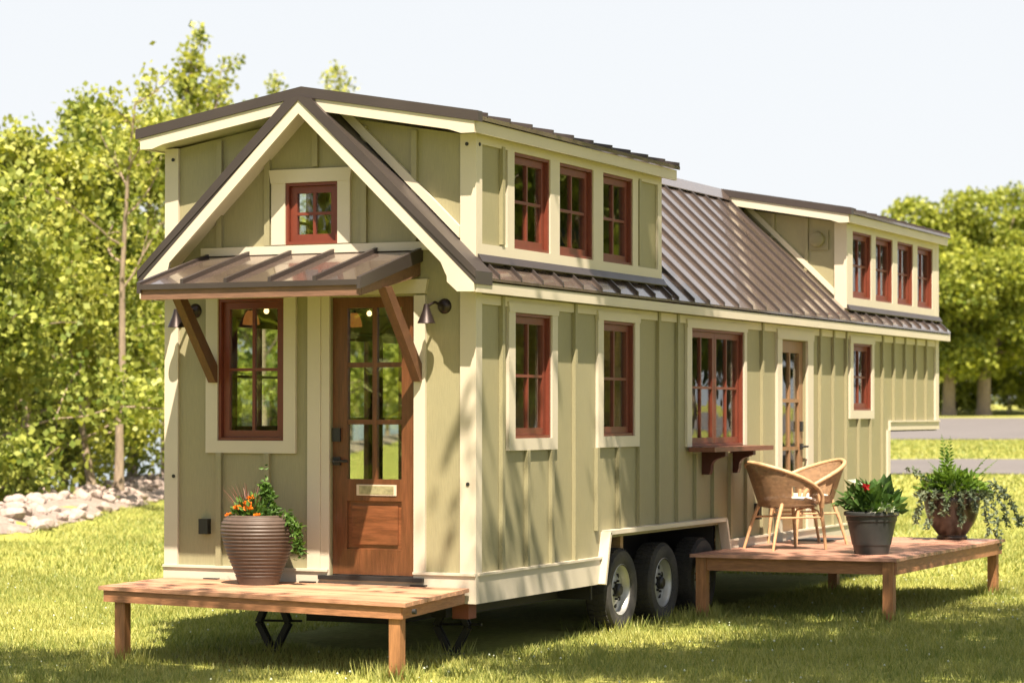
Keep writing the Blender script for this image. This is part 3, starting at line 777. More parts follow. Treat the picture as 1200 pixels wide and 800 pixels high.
# ================================================================== DECKS
def deck(name, label, cat, c00, c10, c11, c01, nb, legs, rim_h, topm, rimm, rims='fblr'):
    """c00 front-left, c10 front-right, c11 back-right, c01 back-left (tops)."""
    c00, c10, c11, c01 = map(Vector, (c00, c10, c11, c01))
    at = lambda s, t: (c00 * (1 - s) + c10 * s) * (1 - t) + (c01 * (1 - s) + c11 * s) * t
    o = thing(name, label, cat, tuple((c00 + c11) / 2 * 1.0 - Vector((0, 0, ((c00 + c11) / 2).z))))
    m_ = MB()
    dn = Vector((0, 0, -.028))
    for k in range(nb):
        t0, t1 = k / nb + .035 / nb, (k + 1) / nb - .035 / nb
        e = random.uniform(-.001, .0012)
        q = [at(-.006, t0), at(1.006, t0), at(1.006, t1), at(-.006, t1)]
        lift = Vector((0, 0, random.uniform(-.0015, .0015)))
        m_.hexa([p + dn + lift for p in q] + [p + lift for p in q])
    m_.build('decking', topm, o)
    dz = Vector((0, 0, -.0295))
    def rimb(a, b_, inn):
        h = Vector((0, 0, -rim_h)); i = inn.normalized() * .038
        MB().hexa([a + dz + h, b_ + dz + h, b_ + dz + h + i, a + dz + h + i, a + dz, b_ + dz, b_ + dz + i, a + dz + i]).build('rim_board', rimm, o)
    rimb(at(.01, .02), at(.99, .02), c01 - c00)
    rimb(at(.993, .025), at(.993, .99), c00 - c10); rimb(at(.007, .025), at(.007, .99), c10 - c00)
    rimb(at(.01, .985), at(.99, .985), c00 - c01)
    for k in range(1, 5):
        a, b_ = at(k / 5, .06), at(k / 5, .95)
        MB().beam(a + Vector((0, 0, -.03 - rim_h / 2)), b_ + Vector((0, 0, -.03 - rim_h / 2)), .038, rim_h * .9).build('joist', rimm, o)
    ex = (c10 - c00).normalized(); ey = (c01 - c00).normalized()
    for (s, t, z0, dx, dy) in legs:
        p = at(s, t) + ex * dx + ey * dy
        q = [p - ex * .045 - ey * .045, p + ex * .045 - ey * .045, p + ex * .045 + ey * .045, p - ex * .045 + ey * .045]
        MB().hexa([Vector((v.x, v.y, z0)) for v in q] + [v + Vector((0, 0, -.031)) for v in q]).build('leg', M['postwood'], o)
    return o, at
fd, fat = deck('porch_deck', 'low reddish timber step deck below the glazed front door', 'deck', (.115, -1.09, .552), (2.70, -1.33, .530), (2.56, -.05, .545), (.04, -.05, .552), 9,
           [(0, 0, -.06, .155, .09), (1, 0, -.02, -.09, .09)], .082, M['deck'], M['rimwood'])
MB().tube([(2.70, -1.19, .465), (2.725, -1.188, .465)], .018, 10).build('bolt', M['black'], fd)
sd, sat = deck('patio_deck', 'large red stained patio deck beside the long wall of the tiny house', 'deck', (2.62, 4.34, .566), (4.40, 4.58, .556), (4.44, 8.36, .553), (2.66, 8.12, .560), 27,
           [(0, 0, -.02, .075, .09), (1, 0, -.02, -.075, .08), (1, 1, -.02, -.09, -.08), (0, 1, -.02, .12, -.10)], .115, M['deckred'], M['rimwood'])
for x in (.43, 1.26, 2.18):
    MB().box((x - .06, -.10, .548), (x + .06, -.055, .558)).build('strap_hanger', M['black'], fd)
MB().prism([(2.635, 6.95, .556), (2.95, 6.97, .556), (2.94, 7.62, .556), (2.635, 7.60, .556)], (0, 0, .012))
tag(MB().prism([(2.68, 6.95, .5555), (3.05, 6.98, .5555), (3.04, 7.62, .5555), (2.68, 7.60, .5555)], (0, 0, .012)).build('doormat', M['matrubber'], None, origin=(2.86, 7.3, .5555)),
    'dark rubber doormat on the patio deck at the side door', 'doormat')

# ================================================================== POTTED PLANTS
def rvec():
    while True:
        v = Vector((random.uniform(-1, 1), random.uniform(-1, 1), random.uniform(-1, 1)))
        if .05 < v.length < 1: return v.normalized()
def ribbed(prof, c, name, m, parent, seg=56):
    return MB().lathe(prof, c, seg).build(name, m, parent, smooth=True)
def smoothprof(ctrl, n=40):
    ps = []
    for i in range(n + 1):
        t = i / n * (len(ctrl) - 1); k = min(int(t), len(ctrl) - 2); u = t - k
        g = lambda j: ctrl[max(0, min(len(ctrl) - 1, j))]
        p0, p1, p2, p3 = g(k - 1), g(k), g(k + 1), g(k + 2)
        ps.append(tuple(.5 * ((2 * p1[a]) + (-p0[a] + p2[a]) * u + (2 * p0[a] - 5 * p1[a] + 4 * p2[a] - p3[a]) * u * u + (-p0[a] + 3 * p1[a] - 3 * p2[a] + p3[a]) * u ** 3) for a in (0, 1)))
    return ps
def blades(m_, c, n, ln, spread, w, curl=.5):
    c = Vector(c)
    for _ in range(n):
        a = random.uniform(0, 6.283); s = random.uniform(.1, spread)
        d = Vector((math.cos(a) * s, math.sin(a) * s, 1)).normalized(); l_ = ln * random.uniform(.6, 1.1)
        side = d.cross(Z).normalized() * w / 2; pts = []
        for k in range(5):
            t = k / 4; p = c + d * l_ * t + Vector((d.x, d.y, -.6)) * (curl * l_ * t * t * .5)
            ww = side * (1 - t * .9); pts.append((p - ww, p + ww))
        for k in range(4): m_.add([pts[k][0], pts[k][1], pts[k + 1][1], pts[k + 1][0]], [(0, 1, 2, 3)])
def bush(m_, c, r, n, ln, w, up=.4):
    c = Vector(c)
    for _ in range(n):
        v = rvec(); v.z = abs(v.z) * 1.0 - .1
        p = c + Vector((v.x * r[0], v.y * r[1], v.z * r[2])) * random.uniform(.35, 1) 
        d = (v + Vector((0, 0, up)) + rvec() * .5); m_.quadleaf(p, d, rvec(), ln * random.uniform(.6, 1.2), w * random.uniform(.7, 1.2))
def vine(m_, pts, n, ln, w, jit=.03):
    pts = [Vector(p) for p in pts]
    for i in range(n):
        t = random.random() * (len(pts) - 1); k = min(int(t), len(pts) - 2); p = pts[k].lerp(pts[k + 1], t - k)
        m_.quadleaf(p + rvec() * jit * random.random(), rvec() + Vector((0, 0, -.2)), rvec(), ln * random.uniform(.6, 1.2), w * random.uniform(.7, 1.2))
def fern(m_, c, a, ln, elev, droop, w):
    c = Vector(c); d = Vector((math.cos(a) * math.cos(elev), math.sin(a) * math.cos(elev), math.sin(elev))); p = c.copy(); n = 16; side = Vector((-math.sin(a), math.cos(a), 0))
    for k in range(n):
        t = k / n; q = p + d * ln / n
        for s in (1, -1):
            wl = w * (math.sin(math.pi * min(1, .15 + t * .85)) + .12)
            m_.quadleaf(p, side * s + d * .5 + rvec() * .15, d.cross(side) + rvec() * .3, wl, wl * .42)
        m_.quadleaf(p, d, rvec(), ln / n * 1.3, .006)
        d = (d + Vector((0, 0, -droop / n))).normalized(); p = q

# 1 : ribbed pot by the front door
pc = Vector((1.02, -.38, .551))
pot1 = thing('potted_flowers', 'ribbed brown ceramic urn of orange flowers beside the front door', 'potted plant', tuple(pc))
ctrl = [(.150, 0), (.158, .03), (.178, .09), (.226, .21), (.265, .33), (.276, .40), (.266, .455), (.232, .500)]
prof = smoothprof(ctrl, 130)
prof = [(r_ + (.0035 * math.sin(h * 2 * math.pi / .026) if h > .06 else 0), h) for r_, h in prof] + [(.215, .506), (.205, .48), (.20, .42)]
ribbed([(0.0, 0.0)] + prof, pc, 'pot', M['ceramic'], pot1)
MB().lathe([(0, .435), (.19, .43)], pc, 30).build('soil', M['soil'], pot1)
m_ = MB(); blades(m_, pc + Vector((-.08, 0, .42)), 80, .36, .7, .018, .4); m_.build('grass_blades', M['purple'], pot1, clean=False)
m_ = MB(); bush(m_, pc + Vector((-.02, -.02, .46)), (.20, .18, .19), 560, .055, .032); m_.build('foliage', M['plantA'], pot1, clean=False)
for (dx, dz, s) in ((-.045, .66, 1.1), (-.10, .59, 1.2), (-.015, .585, 1.3), (-.06, .61, 1.2), (-.175, .535, 1.0), (-.11, .515, 1.0), (.055, .535, 1.0), (.085, .51, .9), (-.075, .545, .9), (-.03, .62, 1.1)):
    m_ = MB(); c = pc + Vector((dx, -.13 + .10 * random.random(), dz - .035))
    for k in range(16):
        a = 6.283 * k / 16 * 2.4; m_.quadleaf(c, Vector((math.cos(a), math.sin(a) * .6 - .4, .35 + random.uniform(-.3, .3))), Vector((0, -1, .3)), .034 * s, .024 * s)
    m_.build('flower', M['orange'], pot1, clean=False)
m_ = MB()
vine(m_, [pc + Vector((.05, 0, .45)), pc + Vector((.06, -.02, .65)), pc + Vector((.045, -.02, .74)), pc + Vector((.10, -.02, .68)), pc + Vector((.15, -.03, .6)), pc + Vector((.13, -.03, .48))], 220, .05, .028, .03)
vine(m_, [pc + Vector((.12, 0, .47)), pc + Vector((.24, -.02, .50)), pc + Vector((.33, -.02, .42)), pc + Vector((.35, -.02, .30)), pc + Vector((.34, -.02, .22))], 260, .055, .03, .05)
vine(m_, [pc + Vector((.04, .02, .6)), pc + Vector((.03, .02, .9))], 14, .04, .02, .01)
m_.build('vine', M['plantD'], pot1, clean=False)

# 2 : dark plastic pot at the patio front edge
pc = Vector((4.02, 5.16, .553))
pot2 = thing('potted_begonia', 'charcoal plastic pot of glossy green leaves at the front edge of the patio deck', 'potted plant', tuple(pc))
prof = [(0, 0), (.145, 0), (.150, .012), (.165, .085), (.172, .09), (.173, .098), (.215, .295), (.222, .30), (.226, .34), (.238, .345), (.245, .352), (.245, .375), (.238, .382), (.225, .382), (.22, .33)]
ribbed(prof, pc, 'pot', M['plastic'], pot2)
MB().lathe([(0, .345), (.218, .34)], pc, 30).build('soil', M['soil'], pot2)
m_ = MB(); bush(m_, pc + Vector((.03, 0, .40)), (.22, .20, .24), 210, .13, .075, .35); bush(m_, pc + Vector((-.14, .02, .46)), (.12, .12, .16), 45, .14, .07, -.2); m_.build('foliage', M['plantA'], pot2, clean=False)
m_ = MB(); bush(m_, pc + Vector((.15, -.1, .37)), (.09, .08, .08), 60, .06, .04); m_.build('pale_foliage', M['whiteleaf'], pot2, clean=False)
m_ = MB(); c = pc + Vector((.0, -.16, .60))
for k in range(14): m_.quadleaf(c, rvec() + Vector((0, -.6, .1)), rvec(), .05, .035)
m_.build('flower', M['redpetal'], pot2, clean=False)
m_ = MB(); m_.quadleaf(pc + Vector((-.20, -.08, .66)), Vector((.8, -.2, -.15)), Vector((0, -.6, 1)), .17, .06); m_.build('glint_leaf', M['whiteleaf'], pot2, clean=False)  # one near-white leaf paints in a glint on the foliage

# 3 : glazed urn with ferns at the far corner
pc = Vector((4.0, 8.02, .551))
pot3 = thing('potted_fern', 'dark glazed urn of fern and trailing vines at the far corner of the patio deck', 'potted plant', tuple(pc))
prof = smoothprof([(.135, .0), (.148, .012), (.150, .035), (.138, .05), (.175, .10), (.235, .20), (.268, .32), (.275, .40), (.268, .43), (.282, .445), (.285, .46), (.262, .462), (.25, .42)], 70)
ribbed([(0, 0)] + prof, pc, 'pot', M['urn'], pot3)
MB().lathe([(0, .43), (.25, .425)], pc, 30).build('soil', M['soil'], pot3)
m_ = MB()
for k in range(44):
    a = random.uniform(0, 6.283); fern(m_, pc + Vector((0, 0, .43)), a, random.uniform(.28, .46), random.uniform(.5, 1.3), random.uniform(.6, 1.6), .055)
fern(m_, pc + Vector((-.03, 0, .45)), 2.6, .60, 1.42, .25, .085); fern(m_, pc + Vector((-.05, 0, .45)), 1.0, .58, 1.5, .2, .08)
fern(m_, pc + Vector((.05, 0, .45)), .45, .55, .95, .25, .075); fern(m_, pc + Vector((.08, .05, .45)), .5, .5, .85, .3, .065)
bush(m_, pc + Vector((0, 0, .50)), (.34, .32, .20), 420, .085, .045, .3)
m_.build('fern_frond', M['plantB'], pot3, clean=False)
m_ = MB()
bush(m_, pc + Vector((0, 0, .44)), (.36, .36, .16), 520, .06, .036, .1)
ex = Vector((R2.x, R2.y, 0))
for (s, o_, dn, ln_) in ((-.30, -.1, .30, 110), (-.22, -.2, .34, 110), (-.10, -.26, .20, 90), (.03, -.28, .30, 100), (.14, -.26, .18, 80), (.27, -.14, .42, 120), (.36, -.05, .52, 120), (.44, 0, .34, 90)):
    st = pc + ex * s * .55 + F2 * o_ * .6 + Vector((0, 0, .47)); p1 = pc + ex * s * 1.05 + F2 * o_ * 1.1 + Vector((0, 0, .46)); p2 = p1 + ex * s * .22 + Vector((0, 0, -dn))
    vine(m_, [st, p1, p1.lerp(p2, .5) + ex * .01, p2], int(ln_ * 1.3), .055, .032, .032)
vine(m_, [pc + ex * .2 + Vector((0, 0, .48)), pc + ex * .42 + Vector((0, 0, .56)), pc + ex * .55 + Vector((0, 0, .44)), pc + ex * .66 + Vector((0, 0, .22)), pc + ex * .68 + Vector((0, 0, .15))], 230, .055, .032, .04)
vine(m_, [pc - ex * .15 + Vector((0, 0, .5)), pc - ex * .30 + Vector((0, 0, .64)), pc - ex * .46 + Vector((0, 0, .72))], 90, .05, .03, .03)
m_.build('trailing_vine', M['plantC'], pot3, clean=False)

# ================================================================== RATTAN CHAIRS
def chair(label, loc, face):
    o = thing('rattan_chair', label, 'armchair', (0, 0, 0), 'rattan chairs on the patio deck')
    # local: faces +Y
    nseg, nz = 36, 8
    vs = []; uvs = []
    def shell(th, k, off=0):
        t = k / nz
        a = abs(th) / math.radians(118)
        top = .80 - .25 * (a ** 1.6); bot = .40
        z = bot + (top - bot) * t
        r_ = .235 + .085 * t + off
        bx = math.sin(th) * r_ * 1.02; by = -math.cos(th) * r_ * 1.0 - .07 * t * math.cos(th) * (1 - a)
        return Vector((bx, by, z))
    me_v, me_f = [], []
    for side, off in ((0, .0), (1, .016)):
        for i in range(nseg + 1):
            th = math.radians(-118 + 236 * i / nseg)
            for k in range(nz + 1): me_v.append(shell(th, k, off))
    n1 = (nseg + 1) * (nz + 1); ix = lambda i, k, s: s * n1 + i * (nz + 1) + k
    for i in range(nseg):
        for k in range(nz):
            me_f.append((ix(i, k, 0), ix(i + 1, k, 0), ix(i + 1, k + 1, 0), ix(i, k + 1, 0)))
            me_f.append((ix(i, k, 1), ix(i, k + 1, 1), ix(i + 1, k + 1, 1), ix(i + 1, k, 1)))
        for k in (0, nz): me_f.append((ix(i, k, 0), ix(i + 1, k, 0), ix(i + 1, k, 1), ix(i, k, 1)))
    # open work under the arms: cut the shell near the front
    keep = []
    for fc in me_f:
        c = sum((Vector(me_v[i]) for i in fc), Vector()) / 4
        th = math.degrees(math.atan2(c.x, -c.y)); 
        if 62 < abs(th) < 108 and .47 < c.z < .60 - .0012 * (abs(th) - 62): continue
        keep.append(fc)
    b_ = MB(); b_.v = [tuple(v) for v in me_v]; b_.f = keep
    bo = b_.build('backrest', M['rattan'], o, smooth=True)
    ul = bo.data.uv_layers.new(name='weave')
    for lp in bo.data.loops:
        v = bo.data.vertices[lp.vertex_index].co
        ul.data[lp.index].uv = (math.atan2(v.x, -v.y) * .9, v.z * 3)
    rimp = [shell(math.radians(-118 + 236 * i / 40), nz, .008) for i in range(41)]
    s_, e_ = rimp[0], rimp[-1]
    pre = [s_ + Vector((.03, .06, -.16)), s_ + Vector((.012, .045, -.05))]; post = [e_ + Vector((-.012, .045, -.05)), e_ + Vector((-.03, .06, -.16))]
    MB().tube(pre + rimp + post, .019, 10).build('arm_rail', M['cane'], o, smooth=True)
    st = MB().lathe([(0, .385), (.22, .385), (.262, .395), (.268, .41), (.262, .425), (0, .428)], (0, .02, 0), 36); st.build('seat', M['rattan'], o, smooth=True)
    cu = MB().lathe([(0, .43), (.20, .43), (.235, .44), (.245, .455), (.235, .472), (.20, .48), (0, .485)], (0, .03, 0), 36); cu.build('cushion', M['cushion'], o, smooth=True)
    for sx in (1, -1):
        MB().tube([(sx * .215, .20, .56), (sx * .222, .23, .40), (sx * .232, .255, .18), (sx * .24, .27, 0)], [.017, .018, .016, .013], 10).build('leg', M['cane'], o, smooth=True)
        MB().tube([(sx * .18, -.17, .43), (sx * .205, -.24, .25), (sx * .235, -.31, 0)], [.018, .017, .013], 10).build('leg', M['cane'], o, smooth=True)
        MB().tube([(sx * .226, .24, .26), (sx * .17, .235, .355), (0, .25, .385)], .009, 8).build('apron_brace', M['cane'], o, smooth=True)
    MB().tube([(-.2, -.24, .3), (-.226, .22, .3)], .009, 8).build('stretcher', M['cane'], o, smooth=True)
    MB().tube([(.2, -.24, .3), (.226, .22, .3)], .009, 8).build('stretcher', M['cane'], o, smooth=True)
    o.location = loc; o.rotation_euler = (0, 0, math.atan2(face[1], face[0]) - math.pi / 2)
    return o
chair('woven rattan armchair turned with its brown back towards the front door end', (3.10, 5.55, .554), (.60, .80))
chair('woven rattan armchair nearest the side door, with its pale curved back to the lawn', (2.98, 6.50, .556), (-.62, -.78))

# ================================================================== GROUND, WATER, ROADS
def sst(a, b_, x):
    t = np.clip((x - a) / (b_ - a), 0, 1); return t * t * (3 - 2 * t)
def Lsh(f): return -7.0 - np.maximum(0, 35 - f) * .8
def hgt(x, y):
    x = np.asarray(x, float); y = np.asarray(y, float)
    dx, dy = x - CAM.x, y - CAM.y
    f = dx * F2.x + dy * F2.y; l = dx * R2.x + dy * R2.y
    rise = .0158 * np.clip(f - 35, 0, 160) * sst(-3, 3, l)
    sl = l - Lsh(f)
    berm = .30 * sst(.6, -.7, sl) * 1.0 - 1.9 * sst(-1.3, -3.6, sl)
    und = .012 * np.sin(x * 1.3 + .5 * y) * np.sin(y * .9 - .4 * x)
    return rise + berm + und * sst(.05, 1.5, np.hypot(x - 2.6, y - 4) - 7)
def ax(center, near, step, far):
    a = list(np.arange(center - near, center + near + .001, step)); d = step
    x = a[-1]
    while x < center + far: d *= 1.22; x += d; a.append(x)
    x = a[0]; d = step
    while x > center - far: d *= 1.22; x -= d; a.insert(0, x)
    return np.array(a)
def grid_obj(name, xs, ys, zf, m, conv=None):
    X, Y = np.meshgrid(xs, ys); x = X.ravel(); y = Y.ravel()
    if conv is not None: x, y = conv(x, y)
    V = np.stack([x, y, zf(x, y)], 1); nx = len(xs); ny = len(ys)
    i = np.arange(nx - 1)[None, :] + nx * np.arange(ny - 1)[:, None]; i = i.ravel()
    Fq = np.stack([i, i + 1, i + nx + 1, i + nx], 1)
    return npmesh(name, V, Fq.ravel(), 4, m)
def from_fl(f, l): return CAM.x + F2.x * f + R2.x * l, CAM.y + F2.y * f + R2.y * l
fs_ = np.concatenate([np.linspace(-2500, -60, 25)[:-1], np.linspace(-60, 30, 46)[:-1], np.linspace(30, 200, 171)[:-1], np.geomspace(200, 3000, 25)])
ls_ = np.concatenate([-np.geomspace(3000, 60, 22)[:-1], np.linspace(-60, -14, 36)[:-1], np.linspace(-14, 4, 55)[:-1], np.linspace(4, 120, 50)[:-1], np.geomspace(120, 3000, 22)])
g_ = grid_obj('lawn', ls_, fs_, hgt, M['lawn'], conv=lambda a, b_: from_fl(b_, a)); tag(g_, kind='structure'); g_.data.shade_smooth()
def strip(name, f0, f1, l0, l1, m, up=.03, nf=12, nl=60):
    o = grid_obj(name, np.linspace(l0, l1, nl), np.linspace(f0, f1, nf), lambda x, y: hgt(x, y) + up, m, conv=lambda a, b_: from_fl(b_, a))
    return tag(o, kind='structure')
strip('path', 58, 68, -1, 110, M['asphalt']); strip('road', 89, 133, -1, 140, M['asphalt'], nf=30)
# rubble bank strip
sl_ = np.linspace(-3.4, .15, 16)
o = grid_obj('rubble_bank', sl_, np.linspace(-30, 190, 221), lambda x, y: hgt(x, y) + .015 + .03 * np.sin(x * 7.1) * np.sin(y * 6.3), M['bank'], conv=lambda a, b_: from_fl(b_, a + Lsh(b_)))
tag(o, kind='structure')
wv = [FL(-400, -900, -.95), FL(3000, -3000, -.95), FL(3000, -7.5, -.95), FL(35, -7.6, -.95), FL(-400, -355, -.95)]
o = MB().add(wv, [(0, 1, 2, 3, 4)]).build('lake_water', M['water']); tag(o, kind='structure')
# far wooded shore hills
hp = []; n_h = 120
for i in range(n_h):
    a = math.radians(-75 + 100 * i / (n_h - 1)); R_ = 1500
    h = 14 + 10 * math.sin(i * .31) + 5 * math.sin(i * .83 + 1) + 2 * math.sin(i * 2.3)
    for (dr, hh) in ((0, -5), (30, h * .8), (110, h), (400, -5)): hp.append(FL(math.cos(a) * (R_ + dr), math.sin(a) * (R_ + dr), hh))
ff = [(i * 4 + k, (i + 1) * 4 + k, (i + 1) * 4 + k + 1, i * 4 + k + 1) for i in range(n_h - 1) for k in range(3)]
o = MB().add(hp, ff).build('hills', M['hill'], smooth=True); tag(o, kind='structure')

# rocks of the bank
rock_me = []
for k in range(6):
    bm = bmesh.new(); bmesh.ops.create_icosphere(bm, subdivisions=2, radius=.5)
    sc = Vector((random.uniform(.8, 1.25), random.uniform(.7, 1.1), random.uniform(.5, .8)))
    pl_ = [(rvec(), random.uniform(.28, .42)) for _ in range(7)]
    for v in bm.verts:
        for d, h in pl_:
            e = v.co.dot(d)
            if e > h: v.co -= d * (e - h) * .85
        v.co += rvec() * .02
        v.co = Vector((v.co.x * sc.x, v.co.y * sc.y, v.co.z * sc.z))
    me = bpy.data.meshes.new('rock'); bm.to_mesh(me); bm.free(); me.materials.append(M['rock']); rock_me.append(me)
for k in range(298):
    f = random.uniform(35.5, 58) if k < 275 else random.uniform(62, 90); sl = random.uniform(-1.7, .2)
    p = FL(f, float(Lsh(f)) + sl); s = random.choice((.12, .15, .18, .22, .26, .34)) * random.uniform(.8, 1.2)
    o = bpy.data.objects.new('rock', random.choice(rock_me)); COL.objects.link(o)
    o.location = (p.x, p.y, float(hgt(p.x, p.y)) + s * .16); o.scale = (s,) * 3; o.rotation_euler = (random.uniform(-.4, .4), random.uniform(-.4, .4), random.uniform(0, 6.28))
    tag(o, 'pale pinkish rock in the rubble bank along the lake shore', 'rock', 'rocks of the lake bank')

# ------------------------------------------------------------------ grass
def grass(name, bands):
    V = []; F_ = []; base = 0
    for (f0, f1, l0, l1, dens, h0, h1, wd) in bands:
        n = int((f1 - f0) * (l1 - l0) * dens)
        f = rng.uniform(f0, f1, n); l = rng.uniform(l0, l1, n)
        x, y = from_fl(f, l)
        patch = .5 + .5 * np.sin(x * 2.1 + 1.3 * np.sin(y * 1.7)) * np.sin(y * 2.6 + 1.1 * np.sin(x * 1.9))
        ok = (l > Lsh(f) + .1) & ~((x > .2) & (x < 2.4) & (y > .5) & (y < 10.2)) & (rng.random(n) < .55 + .45 * patch)
        ok &= ~((f > 57.6) & (f < 68.4)) & ~(f > 88.5)
        x, y = x[ok], y[ok]; n = len(x); patch = patch[ok]
        z = hgt(x, y)
        hh = rng.uniform(h0, h1, n) * (.75 + .5 * patch); a = rng.uniform(0, 6.283, n); ln = rng.uniform(.1, .9, n) * hh
        b_ = rng.uniform(0, 6.283, n); w = wd * rng.uniform(.6, 1.3, n)
        p0 = np.stack([x - np.cos(b_) * w, y - np.sin(b_) * w, z - .003], 1); p1 = np.stack([x + np.cos(b_) * w, y + np.sin(b_) * w, z - .003], 1)
        p2 = np.stack([x + np.cos(a) * ln, y + np.sin(a) * ln, z + hh], 1)
        V.append(np.stack([p0, p1, p2], 1).reshape(-1, 3)); F_.append(np.arange(3 * n) + base); base += 3 * n
    for (tx, ty, tn, sp) in tufts:
        x = tx + rng.normal(size=tn) * sp; y = ty + rng.normal(size=tn) * sp; z = hgt(x, y); n = tn
        hh = rng.uniform(.05, .15, n); a = rng.uniform(0, 6.283, n); ln = rng.uniform(.1, .7, n) * hh; b_ = rng.uniform(0, 6.283, n); w = .006
        V.append(np.stack([np.stack([x - np.cos(b_) * w, y - np.sin(b_) * w, z - .003], 1), np.stack([x + np.cos(b_) * w, y + np.sin(b_) * w, z - .003], 1), np.stack([x + np.cos(a) * ln, y + np.sin(a) * ln, z + hh], 1)], 1).reshape(-1, 3))
        F_.append(np.arange(3 * n) + base); base += 3 * n
    o = npmesh(name, np.concatenate(V), np.concatenate(F_), 3, M['grass'])
    return tag(o, 'short yellow green lawn grass', 'grass', kind='stuff')
tufts = [(.27, -1.02, 260, .09), (2.6, -1.25, 260, .09), (2.70, 4.44, 260, .09), (4.31, 4.66, 300, .09), (4.33, 8.2, 260, .1), (2.8, 8.0, 160, .1), (2.5, 2.95, 300, .16), (2.5, 3.9, 300, .16), (2.45, 4.85, 160, .16), (.86, .1, 120, .12), (2.2, .4, 120, .12)]
for _ in range(40):
    q = FL(random.uniform(14, 27), random.uniform(-6, 7))
    if not (-.2 < q.x < 2.8 and -.2 < q.y < 10.5): tufts.append((q.x, q.y, random.randint(25, 80), random.uniform(.04, .12)))
grass('grass', [(13.5, 27, -7.5, 8.5, 1700, .025, .06, .0055), (27, 48, -14, 13, 330, .035, .075, .012), (48, 89, 1, 40, 60, .05, .09, .03)])

# clover heads in the near lawn
nc = 550; f_ = rng.uniform(13.5, 27, nc); l_ = rng.uniform(-6, 7, nc); x, y = from_fl(f_, l_)
ok = ~((x > 0) & (x < 2.6) & (y > 0) & (y < 10.5)); x, y = x[ok], y[ok]; nc = len(x); z = hgt(x, y) + rng.uniform(.03, .055, nc)
Vc = []; r_c = rng.uniform(.006, .012, nc)
for dx, dy, dz in ((1, 0, 0), (0, 1, 0), (-1, 0, 0), (0, -1, 0), (0, 0, 1), (0, 0, -1)): Vc.append(np.stack([x + dx * r_c, y + dy * r_c, z + dz * r_c], 1))
Vc = np.stack(Vc, 1).reshape(-1, 3); b0 = np.arange(nc)[:, None] * 6
Fc = np.concatenate([b0 + np.array(t_) for t_ in ((0, 1, 4), (1, 2, 4), (2, 3, 4), (3, 0, 4), (1, 0, 5), (2, 1, 5), (3, 2, 5), (0, 3, 5))], 1).ravel()
tag(npmesh('clover_heads', Vc, Fc, 3, M['whiteleaf']), 'tiny white clover heads scattered through the near lawn', 'clover', kind='stuff')

# ================================================================== TREES
def leaves_np(P, size, bias=None, flat=.5):
    """P (n,3) leaf centres -> verts/faces arrays of folded diamond leaves."""
    n = len(P)
    d = rng.normal(size=(n, 3)); d[:, 2] -= flat; d /= np.linalg.norm(d, axis=1)[:, None]
    q = rng.normal(size=(n, 3)); sd = np.cross(d, q); sd /= np.linalg.norm(sd, axis=1)[:, None]
    ln = size * rng.uniform(.6, 1.25, n)[:, None]; w = ln * rng.uniform(.32, .5, n)[:, None]
    nn = np.cross(sd, d)
    a = P - d * ln * .5; c = P + d * ln * .5 - nn * ln * .1; b1 = P + sd * w; b2 = P - sd * w
    V = np.stack([a, b1, c, b2], 1).reshape(-1, 3)
    i = np.arange(n) * 4
    return V, np.stack([i, i + 1, i + 2, i + 3], 1).ravel()
def grow(base, H_, trunk_r, lean, nlimb, limb_len, z0, cl_per, spread, droop=.15, fork=2, seed=0, bend=.25, top=True, eladd=0., rise=.06):
    rr = random.Random(seed); tr = MB(); tips = []
    def rv(): return Vector((rr.gauss(0, 1), rr.gauss(0, 1), rr.gauss(0, 1))).normalized()
    n = 9; pts = []; p = Vector((0, 0, -.1)); d = (Z + Vector(lean)).normalized()
    for k in range(n + 1):
        pts.append(p.copy()); p = p + d * H_ / n; d = (d + rv() * .07).normalized(); d = (d + Z * .05).normalized()
    rad = [trunk_r * (1.25 if k == 0 else 1) * (1 - .88 * k / n) + .008 for k in range(n + 1)]
    tr.tube(pts, rad, 9)
    for i in range(nlimb):
        t = z0 + (1 - z0) * (i + rr.random()) / nlimb; t = min(t, .99)
        k = min(int(t * n), n - 1); s = pts[k].lerp(pts[k + 1], t * n - k)
        a = i * 2.4 + rr.uniform(-.5, .5); el = min(1.45, rr.uniform(.15, .75) + .35 * t + eladd)
        L_ = limb_len * (1.15 - .75 * max(0, (t - z0) / (1 - z0 + 1e-6)) ** 1.3) * rr.uniform(.75, 1.15)
        def branch(s, d, L_, r_, lev):
            q = [s.copy()]; p_ = s.copy(); m = 5
            for _ in range(m):
                p_ = p_ + d * L_ / m; q.append(p_.copy()); d = (d + rv() * bend * .5 + Vector((0, 0, -droop / m + rise))).normalized()
            tr.tube(q, [r_ * (1 - .8 * j / m) + .003 for j in range(m + 1)], 5, cap=False)
            for j in range(1 if lev else 2, m + 1): tips.append((q[j], lev))
            if lev < fork:
                for _ in range(3 if lev == 0 else 2):
                    j = rr.randint(1, m); dd = (d + rv() * .9).normalized(); branch(q[j], dd, L_ * rr.uniform(.4, .6), r_ * .5, lev + 1)
        branch(s, Vector((math.cos(a) * math.cos(el), math.sin(a) * math.cos(el), math.sin(el))), L_, trunk_r * .38 * (1 - .5 * t), 0)
    if top:
        for k in (n - 2, n - 1, n): tips.append((pts[k], 1))
    P = []
    for c, lev in tips:
        m = rr.randint(*cl_per); P.append(np.array(c)[None, :] + np.random.default_rng(rr.randint(0, 10 ** 6)).normal(size=(m, 3)) * spread * np.array([1, 1, .75]))
    return tr, np.concatenate(P)
